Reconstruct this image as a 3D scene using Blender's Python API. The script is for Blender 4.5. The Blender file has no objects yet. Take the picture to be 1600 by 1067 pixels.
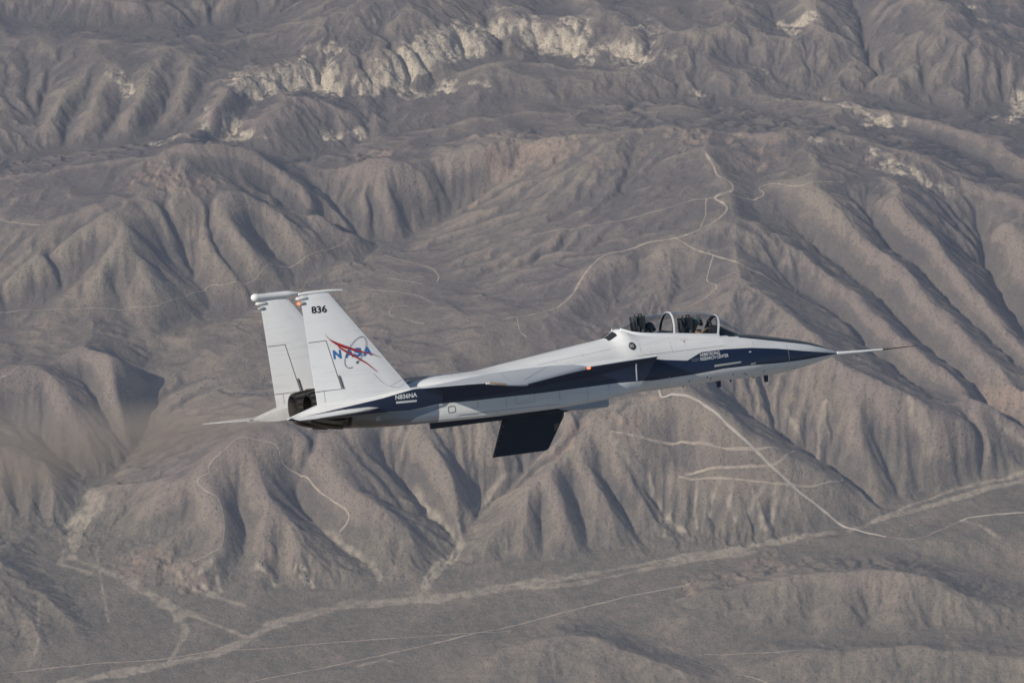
import bpy, bmesh, math, random
import numpy as np
from mathutils import Vector, Matrix
from mathutils.bvhtree import BVHTree
R = math.radians
scene = bpy.context.scene
col = scene.collection
# ---------------------------------------------------------------- camera
DIP = R(28.0)                     # the photographer looks 28 degrees below the horizon
cam_data = bpy.data.cameras.new('camera')
cam_data.sensor_width = 36.0
cam_data.lens_unit = 'FOV'; cam_data.angle = R(16.0)
cam_data.clip_start = 1.0; cam_data.clip_end = 60000.0
camera = bpy.data.objects.new('camera', cam_data)
col.objects.link(camera)
camera.location = (0, 0, 0); camera.rotation_euler = (R(90)-DIP, 0, 0)
scene.camera = camera
# ---------------------------------------------------------------- sky and sun
SUN_EL, SUN_AZ = R(36.5), R(58.5)   # sun behind the photographer's left shoulder
world = bpy.data.worlds.new('World'); scene.world = world; world.use_nodes = True
wn = world.node_tree.nodes; wl = world.node_tree.links
sky = wn.new('ShaderNodeTexSky'); sky.sky_type = 'NISHITA'; sky.sun_disc = False
sky.sun_elevation = SUN_EL; sky.sun_rotation = math.pi+SUN_AZ; sky.altitude = 2000; sky.dust_density = 1.5
wn['Background'].inputs['Strength'].default_value = 0.07
wl.new(sky.outputs[0], wn['Background'].inputs['Color'])
sun_dir = Vector((-math.sin(SUN_AZ)*math.cos(SUN_EL), -math.cos(SUN_AZ)*math.cos(SUN_EL), math.sin(SUN_EL)))
sun_data = bpy.data.lights.new('sun', 'SUN'); sun_data.energy = 4.7; sun_data.angle = R(0.53); sun_data.color = (1.0, 0.945, 0.87)
sun = bpy.data.objects.new('sun', sun_data); col.objects.link(sun)
sun.rotation_euler = sun_dir.to_track_quat('Z', 'Y').to_euler()
sun.location = (0, 0, 60)
scene.view_settings.view_transform = 'Standard'; scene.view_settings.look = 'None'
scene.view_settings.gamma = 1.0; scene.view_settings.use_curve_mapping = False
scene.view_settings.exposure = 0.02
scene.render.engine = 'CYCLES'
scene.cycles.use_denoising = True
scene.cycles.max_bounces = 6; scene.cycles.volume_bounces = 1; scene.cycles.transparent_max_bounces = 16
scene.cycles.volume_step_rate = 1.0
# ---------------------------------------------------------------- helpers
def tag(o, label=None, cat=None, group=None, kind=None):
    if label: o['label'] = label
    if cat: o['category'] = cat
    if group: o['group'] = group
    if kind: o['kind'] = kind
    return o
class G:
    """small wrapper round a material's node tree"""
    def __init__(s, name):
        s.m = bpy.data.materials.new(name); s.m.use_nodes = True
        s.n = s.m.node_tree.nodes; s.l = s.m.node_tree.links
        s.b = s.n['Principled BSDF']; s.out = s.n['Material Output']
    def add(s, t, **kw):
        nd = s.n.new('ShaderNode'+t)
        for k, v in kw.items(): setattr(nd, k, v)
        return nd
    def link(s, a, b): s.l.new(a, b)
    def put(s, sock, v):
        if isinstance(v, bpy.types.NodeSocket): s.l.new(v, sock)
        else: sock.default_value = v
    def math(s, op, a, b=0.0, c=0.0, clamp=False):
        nd = s.add('Math', operation=op, use_clamp=clamp)
        s.put(nd.inputs[0], a); s.put(nd.inputs[1], b); s.put(nd.inputs[2], c)
        return nd.outputs[0]
    def mix(s, f, a, b):
        nd = s.add('Mix', data_type='RGBA')
        s.put(nd.inputs[0], f); s.put(nd.inputs[6], a if not isinstance(a, tuple) else (*a[:3], 1)); s.put(nd.inputs[7], b if not isinstance(b, tuple) else (*b[:3], 1))
        return nd.outputs[2]
    def noise(s, vec, scale, detail=4.0, rough=0.55):
        nd = s.add('TexNoise'); s.put(nd.inputs['Vector'], vec); nd.inputs['Scale'].default_value = scale
        nd.inputs['Detail'].default_value = detail; nd.inputs['Roughness'].default_value = rough
        return nd.outputs['Fac']
    def ramp(s, v, lo, hi):
        nd = s.add('MapRange', interpolation_type='SMOOTHSTEP'); s.put(nd.inputs[0], v)
        nd.inputs[1].default_value = lo; nd.inputs[2].default_value = hi
        return nd.outputs[0]
    def curve(s, v, pts, vmin, vmax):
        """piecewise-linear function of v given as (x, y) pairs"""
        x0, x1 = pts[0][0], pts[-1][0]
        t = s.math('DIVIDE', s.math('SUBTRACT', v, x0), x1-x0, clamp=True)
        nd = s.add('FloatCurve'); nd.mapping.use_clip = False
        cm = nd.mapping.curves[0]
        P = [((x-x0)/(x1-x0), (y-vmin)/(vmax-vmin)) for x, y in pts]
        while len(cm.points) < len(P): cm.points.new(0.5, 0.5)
        for cp, (x, y) in zip(cm.points, P): cp.location = (x, y); cp.handle_type = 'VECTOR'
        nd.mapping.update(); s.put(nd.inputs['Value'], t)
        return s.math('MULTIPLY_ADD', nd.outputs[0], vmax-vmin, vmin)
# ---- map of the land: metres east and north of the camera, height above the valley floor
RELIEF = [
 [(-915,6756,32),(-937,6633,17),(-948,6543,9),(-812,6462,4),(-739,6380,0),(-664,6270,0),(-683,6187,0)],
 [(-866,6082,0),(-705,6140,0),(-544,6222,0),(-483,6294,0),(-343,6368,0),(-145,6393,0),(0,6439,2),(107,6462,4),(268,6526,3),(472,6562,5),(651,6624,7),(722,6661,9),(851,6725,10),(996,6801,13),(1112,6848,18),(1229,6885,21)],
 [(-1023,6114,1),(-831,6120,1),(-639,6116,0),(-447,6105,0),(-257,6163,0)],
 [(-453,6210,0),(-260,6246,0),(0,6304,1),(263,6361,4),(344,6394,7)],
 [(-807,6629,20),(-810,6515,10),(-743,6424,4),(-606,6364,2),(-501,6381,2),(-398,6424,4),(-318,6408,3),(-266,6435,5),(-212,6428,4),(-146,6458,6),(-40,6453,6),(40,6487,9),(134,6533,12),(270,6590,15),(379,6616,18),(542,6612,18),(664,6612,18),(733,6634,20)],
 [(-1013,6717,31),(-987,6628,20),(-962,6491,9),(-853,6338,3),(-819,6229,3),(-826,6135,3)],
 [(-1147,6508,62),(-1062,6462,55),(-988,6385,43),(-899,6287,28),(-841,6223,7)],
 [(-1062,6462,55),(-1020,6326,34),(-954,6200,22),(-922,6135,3)],
 [(-1005,6297,22),(-980,6196,9)],
 [(-972,6351,26),(-909,6249,14),(-867,6158,3)],
 [(-577,6728,193),(-636,6677,164),(-663,6635,139),(-615,6593,120),(-602,6542,84),(-607,6508,62),(-666,6474,35),(-695,6453,17)],
 [(-663,6635,139),(-742,6625,101),(-811,6620,56),(-851,6625,22)],
 [(-675,6618,73),(-729,6597,39),(-776,6583,16)],
 [(-610,6573,116),(-671,6565,82),(-710,6530,48),(-749,6501,19)],
 [(-644,6548,56),(-691,6533,28),(-721,6516,13)],
 [(-577,6728,193),(-547,6655,154),(-504,6602,122),(-463,6569,95),(-434,6524,67),(-400,6485,36),(-372,6438,8)],
 [(-476,6702,118),(-434,6646,73),(-378,6585,38),(-322,6540,18),(-273,6471,6)],
 [(-580,6618,89),(-558,6569,56),(-569,6527,34),(-600,6480,16),(-609,6408,2)],
 [(-510,6586,108),(-506,6538,74),(-533,6492,40),(-550,6417,5)],
 [(-476,6536,44),(-480,6478,17),(-483,6408,2)],
 [(-454,6506,63),(-446,6462,27),(-448,6423,5)],
 [(-424,6478,25),(-418,6435,5)],
 [(-577,6728,193),(-502,6721,178),(-435,6734,178),(-365,6657,144),(-303,6608,119),(-262,6594,111),(-235,6563,83),(-201,6530,48),(-181,6507,15)],
 [(-322,6585,93),(-288,6539,58),(-254,6489,26),(-233,6457,7)],
 [(-344,6592,66),(-309,6553,34),(-267,6488,8)],
 [(-262,6544,47),(-220,6482,15)],
 [(-288,6792,146),(-239,6743,103),(-208,6716,71),(-170,6673,41),(-119,6605,21),(-128,6540,11),(-176,6479,6)],
 [(-435,6734,178),(-328,6782,191),(-246,6791,193),(-190,6744,181),(-149,6705,156),(-125,6671,128),(-115,6649,86),(-129,6646,38)],
 [(-14,6750,99),(-34,6741,72),(-62,6706,45),(-114,6630,26)],
 [(212,6778,196),(163,6744,176),(95,6692,143),(34,6640,108),(-14,6605,73),(-60,6559,38),(-94,6512,12)],
 [(88,6679,140),(108,6634,96),(128,6584,54),(141,6544,15)],
 [(143,6734,163),(176,6685,120),(210,6641,76),(243,6595,22)],
 [(184,6762,178),(224,6717,141),(271,6668,91),(312,6629,35),(325,6605,18)],
 [(129,6686,88),(156,6632,47),(182,6566,14)],
 [(198,6728,104),(238,6673,57),(271,6606,18)],
 [(272,6712,110),(320,6673,57),(352,6619,19)],
 [(65,6656,75),(57,6596,40),(54,6503,10)],
 [(34,6640,108),(20,6583,63),(0,6524,14)],
 [(0,6587,53),(-27,6534,14)],
 [(212,6778,196),(82,6837,199),(-55,6851,191),(-192,6798,190)],
 [(82,6805,138),(27,6776,115),(-14,6750,99)],
 [(-55,6766,160),(-27,6759,148),(0,6752,129)],
 [(212,6778,196),(274,6811,221),(312,6833,239),(356,6840,241),(404,6823,230),(451,6792,208),(519,6765,170),(599,6758,138),(663,6744,107),(706,6730,76),(717,6699,41),(728,6651,19)],
 [(404,6965,216),(479,6927,178),(555,6892,140),(639,6854,111),(704,6822,81),(750,6775,52),(782,6729,24)],
 [(329,6782,151),(396,6730,102),(435,6675,55),(461,6620,19)],
 [(356,6803,202),(417,6766,160),(491,6715,103),(544,6662,55),(569,6616,18)],
 [(546,6731,117),(606,6699,73),(639,6653,37)],
 [(383,6762,147),(422,6697,90),(475,6637,38)],
 [(516,7269,303),(606,7110,289),(696,6992,264),(775,6925,237),(871,6889,198),(969,6874,151),(1055,6876,98),(1114,6881,60),(1223,6848,26)],
 [(808,6889,210),(830,6854,111),(857,6801,30)],
 [(885,6880,167),(911,6847,90),(927,6811,27)],
 [(733,6904,225),(745,6845,147),(772,6802,76)],
 [(782,6898,189),(806,6856,109),(827,6815,50)],
 [(851,6884,173),(875,6850,89),(894,6825,39)],
 [(804,6741,13),(900,6803,15),(1016,6855,19),(1117,6889,23),(1234,6931,26)],
 [(650,7323,259),(757,7201,217),(850,7102,181),(942,7020,146),(1054,6982,94),(1178,6936,48)],
 [(450,7754,385),(510,7601,366),(467,7471,348),(378,7412,325),(261,7381,303),(188,7362,288),(144,7281,264),(114,7217,249),(28,7173,232),(-57,7125,217),(-141,7052,208),(-222,6931,210),(-329,6830,203)],
 [(467,7471,348),(506,7358,323),(516,7269,303)],
 [(516,7269,303),(454,7158,280),(405,7011,262),(356,6840,241)],
 [(419,7337,284),(344,7249,249),(284,7138,227),(224,7006,201)],
 [(486,7549,355),(569,7465,342),(654,7406,318),(720,7316,287),(773,7244,259),(825,7165,236),(915,7060,204),(1021,6988,179),(1116,6940,142),(1226,6904,98)],
 [(562,7591,335),(662,7524,305),(747,7453,267),(814,7362,231),(890,7225,188),(968,7138,162),(1075,7066,136),(1182,7005,106)],
 [(692,7573,380),(760,7477,353),(826,7388,316),(907,7297,273),(984,7193,229),(1061,7091,187),(1126,7029,157),(1231,6955,117)],
 [(810,7552,341),(880,7485,292),(948,7408,249),(1026,7300,206),(1102,7190,166),(1192,7089,124)],
 [(878,7510,378),(933,7450,342),(986,7378,296),(1039,7307,251),(1090,7234,208),(1169,7146,158)],
 [(1070,7614,294),(1102,7538,249),(1116,7449,211),(1136,7359,176),(1183,7249,135)],
 [(1118,7533,325),(1152,7426,288),(1215,7324,242),(1290,7210,188)],
 [(601,7365,303),(612,7306,268)],
 [(306,7405,283),(231,7319,245),(186,7210,221)],
 [(324,7536,316),(207,7552,291),(88,7519,258),(-59,7469,218),(-175,7389,193),(-289,7284,182)],
 [(29,7375,233),(-87,7325,209),(-201,7231,193),(-339,7083,191),(-446,6969,190),(-523,6851,191),(-577,6728,193)],
 [(342,6375,22),(460,6375,47),(591,6374,70),(708,6371,83),(806,6371,94),(849,6337,84),(913,6316,64),(991,6302,41),(1094,6279,25)],
 [(427,6489,10),(564,6531,13),(659,6546,13),(807,6555,14),(899,6531,13),(987,6478,10),(1088,6432,6)],
 [(783,6586,20),(878,6602,28),(978,6641,26),(1090,6666,21),(1205,6710,19)],
 [(733,6628,13),(861,6688,13),(990,6744,15),(1103,6772,14)],
 [(847,6559,31),(941,6559,34),(1050,6563,28),(1158,6569,24)],
 [(259,6223,4),(389,6240,11),(518,6221,9),(646,6214,13),(775,6212,17),(906,6231,17),(1035,6218,11)],
 [(695,6371,83),(674,6293,47),(648,6234,16)],
 [(806,6371,94),(798,6309,60),(778,6239,20)],
 [(558,6372,64),(542,6304,33),(525,6243,10)],
 [(623,6359,52),(603,6295,23),(586,6240,9)],
 [(753,6345,61),(729,6286,28),(713,6233,13)],
 [(875,6318,54),(851,6269,31),(839,6231,17)],
 [(913,6316,64),(915,6260,37),(907,6234,18)],
 [(484,6095,21),(586,6118,47),(702,6133,56),(854,6124,56),(943,6112,48),(1069,6096,36)],
 [(532,6036,-8),(822,6025,-8),(1062,6019,-12)],
 [(702,6133,56),(680,6077,26),(665,6037,-1)],
 [(854,6124,56),(838,6073,28),(823,6037,-1)],
 [(771,6106,37),(755,6052,4)],
 [(916,6096,36),(900,6043,2)],
 [(625,6107,28),(602,6046,1)],
 [(-77,6118,14),(38,6165,41),(128,6183,53),(186,6161,53),(280,6104,43),(362,6068,28),(417,6032,10)],
 [(-26,6266,3),(131,6312,3),(260,6263,3),(336,6201,3),(447,6116,3)],
 [(-126,6026,-1),(0,6008,-1),(189,5992,-1),(377,5981,-2)],
 [(64,6165,44),(38,6091,24),(19,6031,3)],
 [(186,6161,53),(165,6089,33),(145,6028,5)],
 [(109,6126,31),(89,6050,5)],
 [(236,6100,26),(215,6030,4)],
 [(-383,6108,9),(-307,6118,11),(-230,6107,6)],
 [(-934,6611,15),(-915,6759,33),(-872,6822,44),(-818,6920,60),(-804,7089,86),(-800,7308,116),(-732,7377,125),(-520,7535,143),(-317,7701,160),(-281,7746,162),(-153,7851,179),(-84,7895,217),(-15,7924,254),(46,7934,284)],
 [(-758,7832,360),(-910,7827,334),(-1016,7821,315),(-1125,7830,287),(-1276,7810,266)],
 [(-758,7832,360),(-652,7834,352),(-584,7827,334),(-530,7800,304),(-468,7761,273),(-415,7725,240),(-385,7710,214),(-336,7711,176)],
 [(-930,7549,301),(-866,7592,318),(-818,7632,330),(-760,7658,334),(-672,7670,322),(-591,7678,293),(-502,7670,247),(-421,7671,196),(-376,7667,165)],
 [(-697,7804,316),(-606,7796,290),(-531,7778,248),(-455,7758,199),(-386,7716,164)],
 [(-758,7832,360),(-770,7752,344),(-788,7636,333)],
 [(-866,7592,318),(-879,7517,289),(-848,7468,251),(-819,7418,211),(-792,7376,150)],
 [(-772,7573,248),(-733,7529,204),(-712,7478,167),(-685,7436,127)],
 [(-701,7654,316),(-652,7581,278),(-599,7539,232),(-556,7531,186),(-521,7544,146)],
 [(-614,7650,244),(-554,7624,198),(-493,7584,151)],
 [(-553,7648,261),(-493,7622,216),(-435,7624,164)],
 [(-712,7586,275),(-674,7536,225),(-629,7509,172),(-599,7486,139)],
 [(-677,7588,241),(-636,7552,189),(-564,7518,143)],
 [(-930,7549,301),(-1016,7510,263),(-1086,7457,224),(-1142,7415,196),(-1221,7333,172)],
 [(-958,7502,234),(-1014,7451,194),(-1083,7398,163),(-1164,7335,147)],
 [(-879,7517,289),(-937,7434,235),(-978,7381,181),(-998,7278,152)],
 [(-910,7441,199),(-892,7384,163),(-849,7294,127)],
 [(-1197,7146,158),(-1101,7178,165),(-1024,7258,163),(-949,7234,176),(-891,7099,202)],
 [(-1173,6972,185),(-1118,6984,197),(-1028,7014,226),(-989,6982,195),(-955,6940,154),(-920,6886,105),(-894,6839,59)],
 [(-958,7138,210),(-899,7053,230),(-843,7046,218),(-803,7072,168),(-797,7105,115)],
 [(-944,7049,181),(-899,6999,138),(-861,6944,92),(-844,6897,62)],
 [(-899,7053,230),(-875,6996,191),(-846,6965,136),(-824,6955,82)],
 [(-1153,6805,154),(-1069,6782,136),(-1000,6766,113),(-953,6755,80),(-921,6761,40)],
 [(-1144,6942,141),(-1045,6914,116),(-957,6860,83),(-899,6821,52)],
 [(-1113,6637,21),(-1006,6655,23),(-933,6712,30)],
 [(-1095,6763,128),(-1082,6721,76),(-1063,6674,31)],
 [(-1066,6750,83),(-1046,6696,35)],
 [(-1048,6765,118),(-1036,6729,71),(-1015,6674,31)],
 [(-1019,6758,78),(-998,6696,35)],
 [(-1000,6767,108),(-989,6737,66),(-967,6674,31)],
 [(-972,6766,73),(-950,6696,35)],
 [(-1302,8539,332),(-1149,8481,331),(-1004,8489,336),(-869,8426,337),(-745,8502,345),(-619,8563,354),(-457,8589,364),(-327,8608,374),(-248,8732,393)],
 [(-1384,8686,358),(-1194,8756,369),(-987,8676,363),(-792,8706,368),(-631,8791,386)],
 [(-1318,8669,321),(-1150,8631,320),(-951,8619,324),(-773,8655,336),(-612,8723,352)],
 [(-869,8426,337),(-899,8301,314),(-922,8190,294),(-956,8113,264)],
 [(-775,8464,338),(-789,8314,308),(-814,8212,287),(-852,8148,258)],
 [(-830,8378,323),(-844,8301,296),(-870,8212,267),(-898,8152,239)],
 [(-980,8404,324),(-1018,8285,303),(-1037,8150,278),(-1052,8101,245)],
 [(-925,8402,321),(-945,8319,297),(-972,8209,268),(-997,8122,236)],
 [(-1075,8355,311),(-1108,8232,292),(-1143,8106,260)],
 [(-1030,8377,311),(-1052,8275,287),(-1095,8163,241)],
 [(-1279,8337,298),(-1209,8283,287),(-1169,8193,255)],
 [(-1140,8357,298),(-1154,8283,278),(-1177,8183,237)],
 [(-1273,8002,223),(-1184,8039,226),(-1094,8070,228),(-986,8083,229),(-895,8115,232)],
 [(-682,8527,337),(-707,8399,305),(-747,8277,290)],
 [(-616,8500,331),(-651,8405,311)],
 [(-708,8462,330),(-731,8387,302),(-775,8215,266)],
 [(-855,8037,275),(-734,8108,311),(-638,8318,320),(-512,8370,328),(-399,8338,322),(-322,8420,340),(-162,8490,353),(0,8639,369),(49,8597,364),(163,8566,360),(326,8557,346)],
 [(-844,8073,241),(-706,8122,248),(-636,8263,270),(-575,8310,275),(-496,8341,275),(-399,8315,272),(-256,8341,275),(-129,8420,282),(-32,8470,292),(81,8477,302),(194,8460,303),(324,8480,308)],
 [(-605,8313,319),(-614,8293,293),(-620,8271,278)],
 [(-551,8343,320),(-561,8325,292),(-566,8302,278)],
 [(-496,8357,320),(-506,8341,292),(-511,8317,278)],
 [(-447,8332,319),(-456,8313,293),(-462,8290,278)],
 [(-257,8425,343),(-267,8404,317),(-273,8387,300)],
 [(-194,8471,344),(-203,8449,318),(-210,8431,302)],
 [(-114,8533,345),(-123,8509,321),(-130,8490,304)],
 [(82,8580,346),(72,8554,322),(65,8534,306)],
 [(147,8564,346),(137,8539,322),(130,8519,305)],
 [(212,8549,346),(202,8524,321),(195,8504,305)],
 [(276,8533,345),(266,8509,321),(260,8490,304)],
 [(-626,8108,276),(-552,8201,298),(-491,8247,303),(-434,8214,290),(-386,8178,265),(-359,8153,245)],
 [(-735,8084,243),(-592,8043,238),(-468,8063,236),(-362,8135,240),(-252,8153,249),(-158,8183,259),(-32,8249,274)],
 [(-428,7883,279),(-367,7893,311),(-321,7902,321),(-260,7880,309),(-198,7864,278),(-146,7869,226),(-129,7882,194)],
 [(-505,7896,280),(-427,7842,243),(-365,7792,199),(-311,7744,167)],
 [(-321,7902,321),(-304,7816,272),(-274,7780,213),(-258,7772,180)],
 [(-365,7826,267),(-320,7792,199)],
 [(-177,8395,293),(-64,8433,317),(32,8475,332),(113,8460,328),(209,8403,312),(304,8357,298),(400,8327,284),(455,8316,274)],
 [(-238,8241,267),(-127,8255,272),(0,8249,274),(159,8272,274),(319,8294,270),(464,8326,262),(557,8278,261)],
 [(-251,8135,267),(-125,8134,292),(78,8162,304),(315,8183,304),(470,8143,305),(593,8095,300)],
 [(-169,7929,291),(-61,7924,321),(46,7929,335),(153,7936,349),(214,7895,351),(306,7936,355),(429,7936,366),(518,7886,372),(605,7818,376),(683,7856,372),(788,7844,374),(903,7769,369),(1018,7707,349),(1132,7643,322),(1244,7580,303)],
 [(-156,8057,276),(0,8082,288),(156,8095,300),(312,8106,305),(468,8090,305)],
 [(214,7895,351),(158,7773,317),(90,7677,280),(0,7608,248)],
 [(450,7754,385),(429,7936,366)],
 [(683,7856,372),(692,7573,380)],
 [(903,7769,369),(878,7510,378)],
 [(574,7797,356),(567,7678,346)],
 [(325,8523,342),(389,8513,335),(453,8479,320),(499,8419,304),(537,8354,287)],
 [(326,8557,346),(471,8530,350),(617,8523,342),(696,8481,331),(790,8439,312),(849,8354,290),(923,8283,275),(982,8223,258)],
 [(518,8473,308),(614,8436,289),(706,8356,272),(795,8259,259)],
 [(557,8278,261),(707,8148,282),(829,8108,287),(965,8058,282),(1079,7958,274),(1190,7843,261),(1301,7760,247)],
 [(605,8285,286),(789,8212,305),(938,8113,309),(1055,8043,313),(1162,7894,308),(1296,7746,297)],
 [(744,8748,404),(775,8585,374),(809,8482,339),(823,8442,313)],
 [(530,8754,384),(590,8635,362),(617,8523,342)],
 [(1034,8679,415),(1083,8502,383),(1171,8405,352),(1277,8340,328),(1397,8272,309)],
 [(896,8775,375),(895,8543,330),(950,8416,298),(1018,8278,272),(1109,8224,262),(1274,8280,271)],
 [(1029,8415,330),(958,8332,309),(909,8263,278)],
 [(1029,8415,330),(1094,8326,302),(1158,8244,278)],
 [(1083,8502,383),(1029,8415,330)],
 [(663,8741,353),(694,8573,318)],
 [(165,8732,393),(262,8621,368),(325,8545,351)],
 [(-165,8748,404),(-66,8706,386),(0,8639,369)],
 [(83,8791,368),(165,8680,352)],
 [(416,8791,368),(460,8644,340)],
 [(1257,8743,388),(1304,8571,354),(1373,8462,330)],
]
ROCK = [
 ('pale',34,[(-845.2,8021.7),(-778.2,8062.4),(-706.3,8149.3)]),
 ('pale',46,[(-642.4,8258.1),(-597.4,8310.2),(-528.3,8357.7),(-472.7,8357.0)]),
 ('pale',40,[(-447.7,8335.9),(-383.5,8325.9),(-320.6,8376.1),(-241.8,8436.6),(-161.9,8486.6),(-65.3,8573.9),(0.0,8631.3)]),
 ('pale',52,[(65.4,8570.5),(130.6,8567.5),(195.5,8545.2),(260.4,8532.5),(309.0,8527.4)]),
 ('pale',40,[(16.4,8619.5),(49.1,8590.2)]),
 ('pale',26,[(788.7,8287.0),(832.3,8161.8),(906.1,8105.5)]),
 ('pale',22,[(695.4,7824.1),(770.1,7810.2),(856.4,7758.1),(898.2,7719.7)]),
 ('pale',18,[(897.7,7713.4),(969.2,7668.2),(1073.1,7648.4)]),
 ('pale',36,[(1247.8,8264.3),(1253.2,8125.9)]),
 ('pale',9,[(456.0,8330.4),(466.5,8317.6)]),
 ('pale',22,[(719.3,8595.7),(751.2,8593.8)]),
 ('pale',16,[(-255.9,8326.5),(-160.2,8347.9)]),
 ('pale',18,[(1147.0,8646.1),(1189.0,8571.5)]),
 ('pale',10,[(623.0,8437.0),(645.0,8423.2)]),
 ('pale',12,[(-96.0,8340.3),(-63.9,8327.3)]),
 ('pale',11,[(-846.2,7955.9),(-734.6,8093.2),(-593.7,8085.8)]),
 ('pale',12,[(-471.1,8127.0),(-378.4,8168.4)]),
 ('pale',14,[(-986.6,8307.1),(-951.3,8253.8)]),
 ('pale',8,[(-533.4,6485.8),(-491.6,6442.9)]),
 ('pale',7,[(-439.2,6466.5),(-424.8,6434.6)]),
 ('red',60,[(-30.7,7920.3),(61.3,7916.7),(152.7,7897.7),(212.9,7863.8)]),
 ('red',40,[(395.0,7863.5),(516.0,7854.7),(588.4,7794.0)]),
 ('red',26,[(-789.2,6505.3),(-720.1,6478.9),(-662.8,6425.3)]),
 ('red',40,[(-827.0,7742.9),(-749.0,7699.8)]),
 ('red',36,[(136.9,6792.2),(204.8,6780.0),(259.5,6783.7)]),
 ('red',30,[(1074.2,7060.0),(1124.9,6996.6)]),
 ('red',40,[(399.1,6457.1),(535.5,6511.1)]),
 ('red',24,[(-370.7,7969.6),(-310.1,8005.5)]),
]
WASH = [
 (16,[(-890.2,6073.1),(-705.3,6140.0),(-605.7,6181.8),(-544.2,6227.0),(-508.1,6271.3),(-483.4,6295.8),(-419.9,6332.9),(-342.6,6367.9),(-237.6,6381.5),(-145.3,6392.7),(-53.0,6421.1),(0.0,6435.1),(106.5,6458.6)]),
 (11,[(106.5,6458.6),(268.0,6515.5),(376.7,6550.5),(472.2,6574.6),(596.0,6612.2),(679.4,6639.2)]),
 (9,[(0.0,6423.4),(132.8,6440.2),(267.4,6495.4),(403.2,6541.4),(512.2,6566.8)]),
 (10,[(720.3,6643.0),(779.0,6690.3),(850.8,6725.1),(923.7,6766.2),(996.5,6802.6),(1054.4,6825.6),(1141.6,6858.8)]),
 (5,[(741.4,6651.1),(853.1,6749.9),(970.9,6822.3),(1114.2,6866.3)]),
 (22,[(-905.4,6741.1),(-887.3,6696.4),(-913.9,6682.0),(-932.4,6654.6),(-939.6,6593.8),(-924.1,6537.5)]),
 (14,[(-924.1,6537.5),(-869.5,6502.9),(-811.9,6458.7),(-760.8,6406.8),(-718.6,6375.4),(-681.2,6319.0),(-664.4,6271.3)]),
 (9,[(-943.2,6565.4),(-944.9,6518.1),(-880.6,6479.6)]),
 (9,[(-894.4,6698.3),(-916.8,6637.4),(-918.9,6565.3)]),
 (9,[(-754.2,6407.0),(-655.9,6330.2),(-573.1,6270.3),(-518.8,6234.3)]),
 (7,[(-664.4,6271.3),(-672.5,6210.8),(-690.9,6151.9)]),
 (6,[(-724.3,6364.5),(-669.9,6341.8),(-588.6,6306.2)]),
 (12,[(-115.1,6612.0),(-110.6,6574.3),(-127.4,6527.5),(-160.1,6479.5),(-175.6,6452.7),(-185.2,6401.7)]),
 (18,[(-134.3,6537.6),(-160.2,6487.0)]),
 (8,[(-322.2,6537.4),(-294.4,6507.8),(-272.8,6455.2)]),
 (6,[(-425.7,6613.9),(-377.1,6574.9),(-322.2,6537.4)]),
 (7,[(-207.6,6713.0),(-174.2,6670.9),(-119.1,6611.8)]),
 (5,[(-6.8,6749.6),(-41.1,6730.2),(-68.3,6701.6),(-115.1,6620.9)]),
 (6,[(-607.7,6508.1),(-638.9,6470.2),(-664.4,6449.6),(-600.8,6388.1),(-553.2,6366.0)]),
 (4,[(-694.3,6459.7),(-683.5,6435.7),(-621.1,6394.2),(-566.8,6372.7)]),
 (4,[(-611.7,6451.4),(-602.3,6410.3)]),
 (7,[(354.7,6720.7),(340.3,6671.7)]),
 (7,[(442.6,6705.5),(422.0,6684.2),(414.5,6657.9)]),
 (9,[(503.8,6702.2),(523.4,6669.4),(535.8,6633.7)]),
 (7,[(565.4,6704.4),(558.0,6676.5),(549.9,6641.9)]),
 (4,[(600.0,6708.4),(612.5,6670.5)]),
 (9,[(211.3,6757.5),(238.3,6730.6),(286.4,6719.8),(316.1,6683.3),(322.5,6618.5)]),
 (6,[(252.0,6725.8),(300.0,6698.1),(366.3,6629.7)]),
 (10,[(858.3,6894.9),(892.8,6874.6),(907.1,6858.7),(900.5,6841.5)]),
 (7,[(680.4,6916.2),(663.0,6882.1),(660.9,6799.5)]),
 (4,[(598.3,6924.2),(623.8,6872.0),(637.1,6849.3)]),
 (5,[(1034.0,7061.8),(1061.0,6933.8),(1118.2,6922.5)]),
 (3,[(-875.2,6561.0),(-848.1,6419.7),(-823.6,6302.2)]),
 (3,[(395.4,6712.6),(387.8,6668.0),(393.4,6632.4)]),
 (6,[(469.8,6703.7),(462.2,6671.3),(474.9,6640.0)]),
 (6,[(538.0,6702.8),(502.9,6660.8)]),
 (6,[(586.2,6706.3),(578.2,6664.3)]),
 (3,[(-970.6,6341.8),(-955.4,6206.3),(-967.0,6132.9)]),
 (4,[(955.3,6680.6),(1004.1,6634.3),(1027.0,6597.0)]),
 (5,[(-307.2,6128.3),(-256.9,6157.1),(-230.9,6144.0)]),
]
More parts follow.
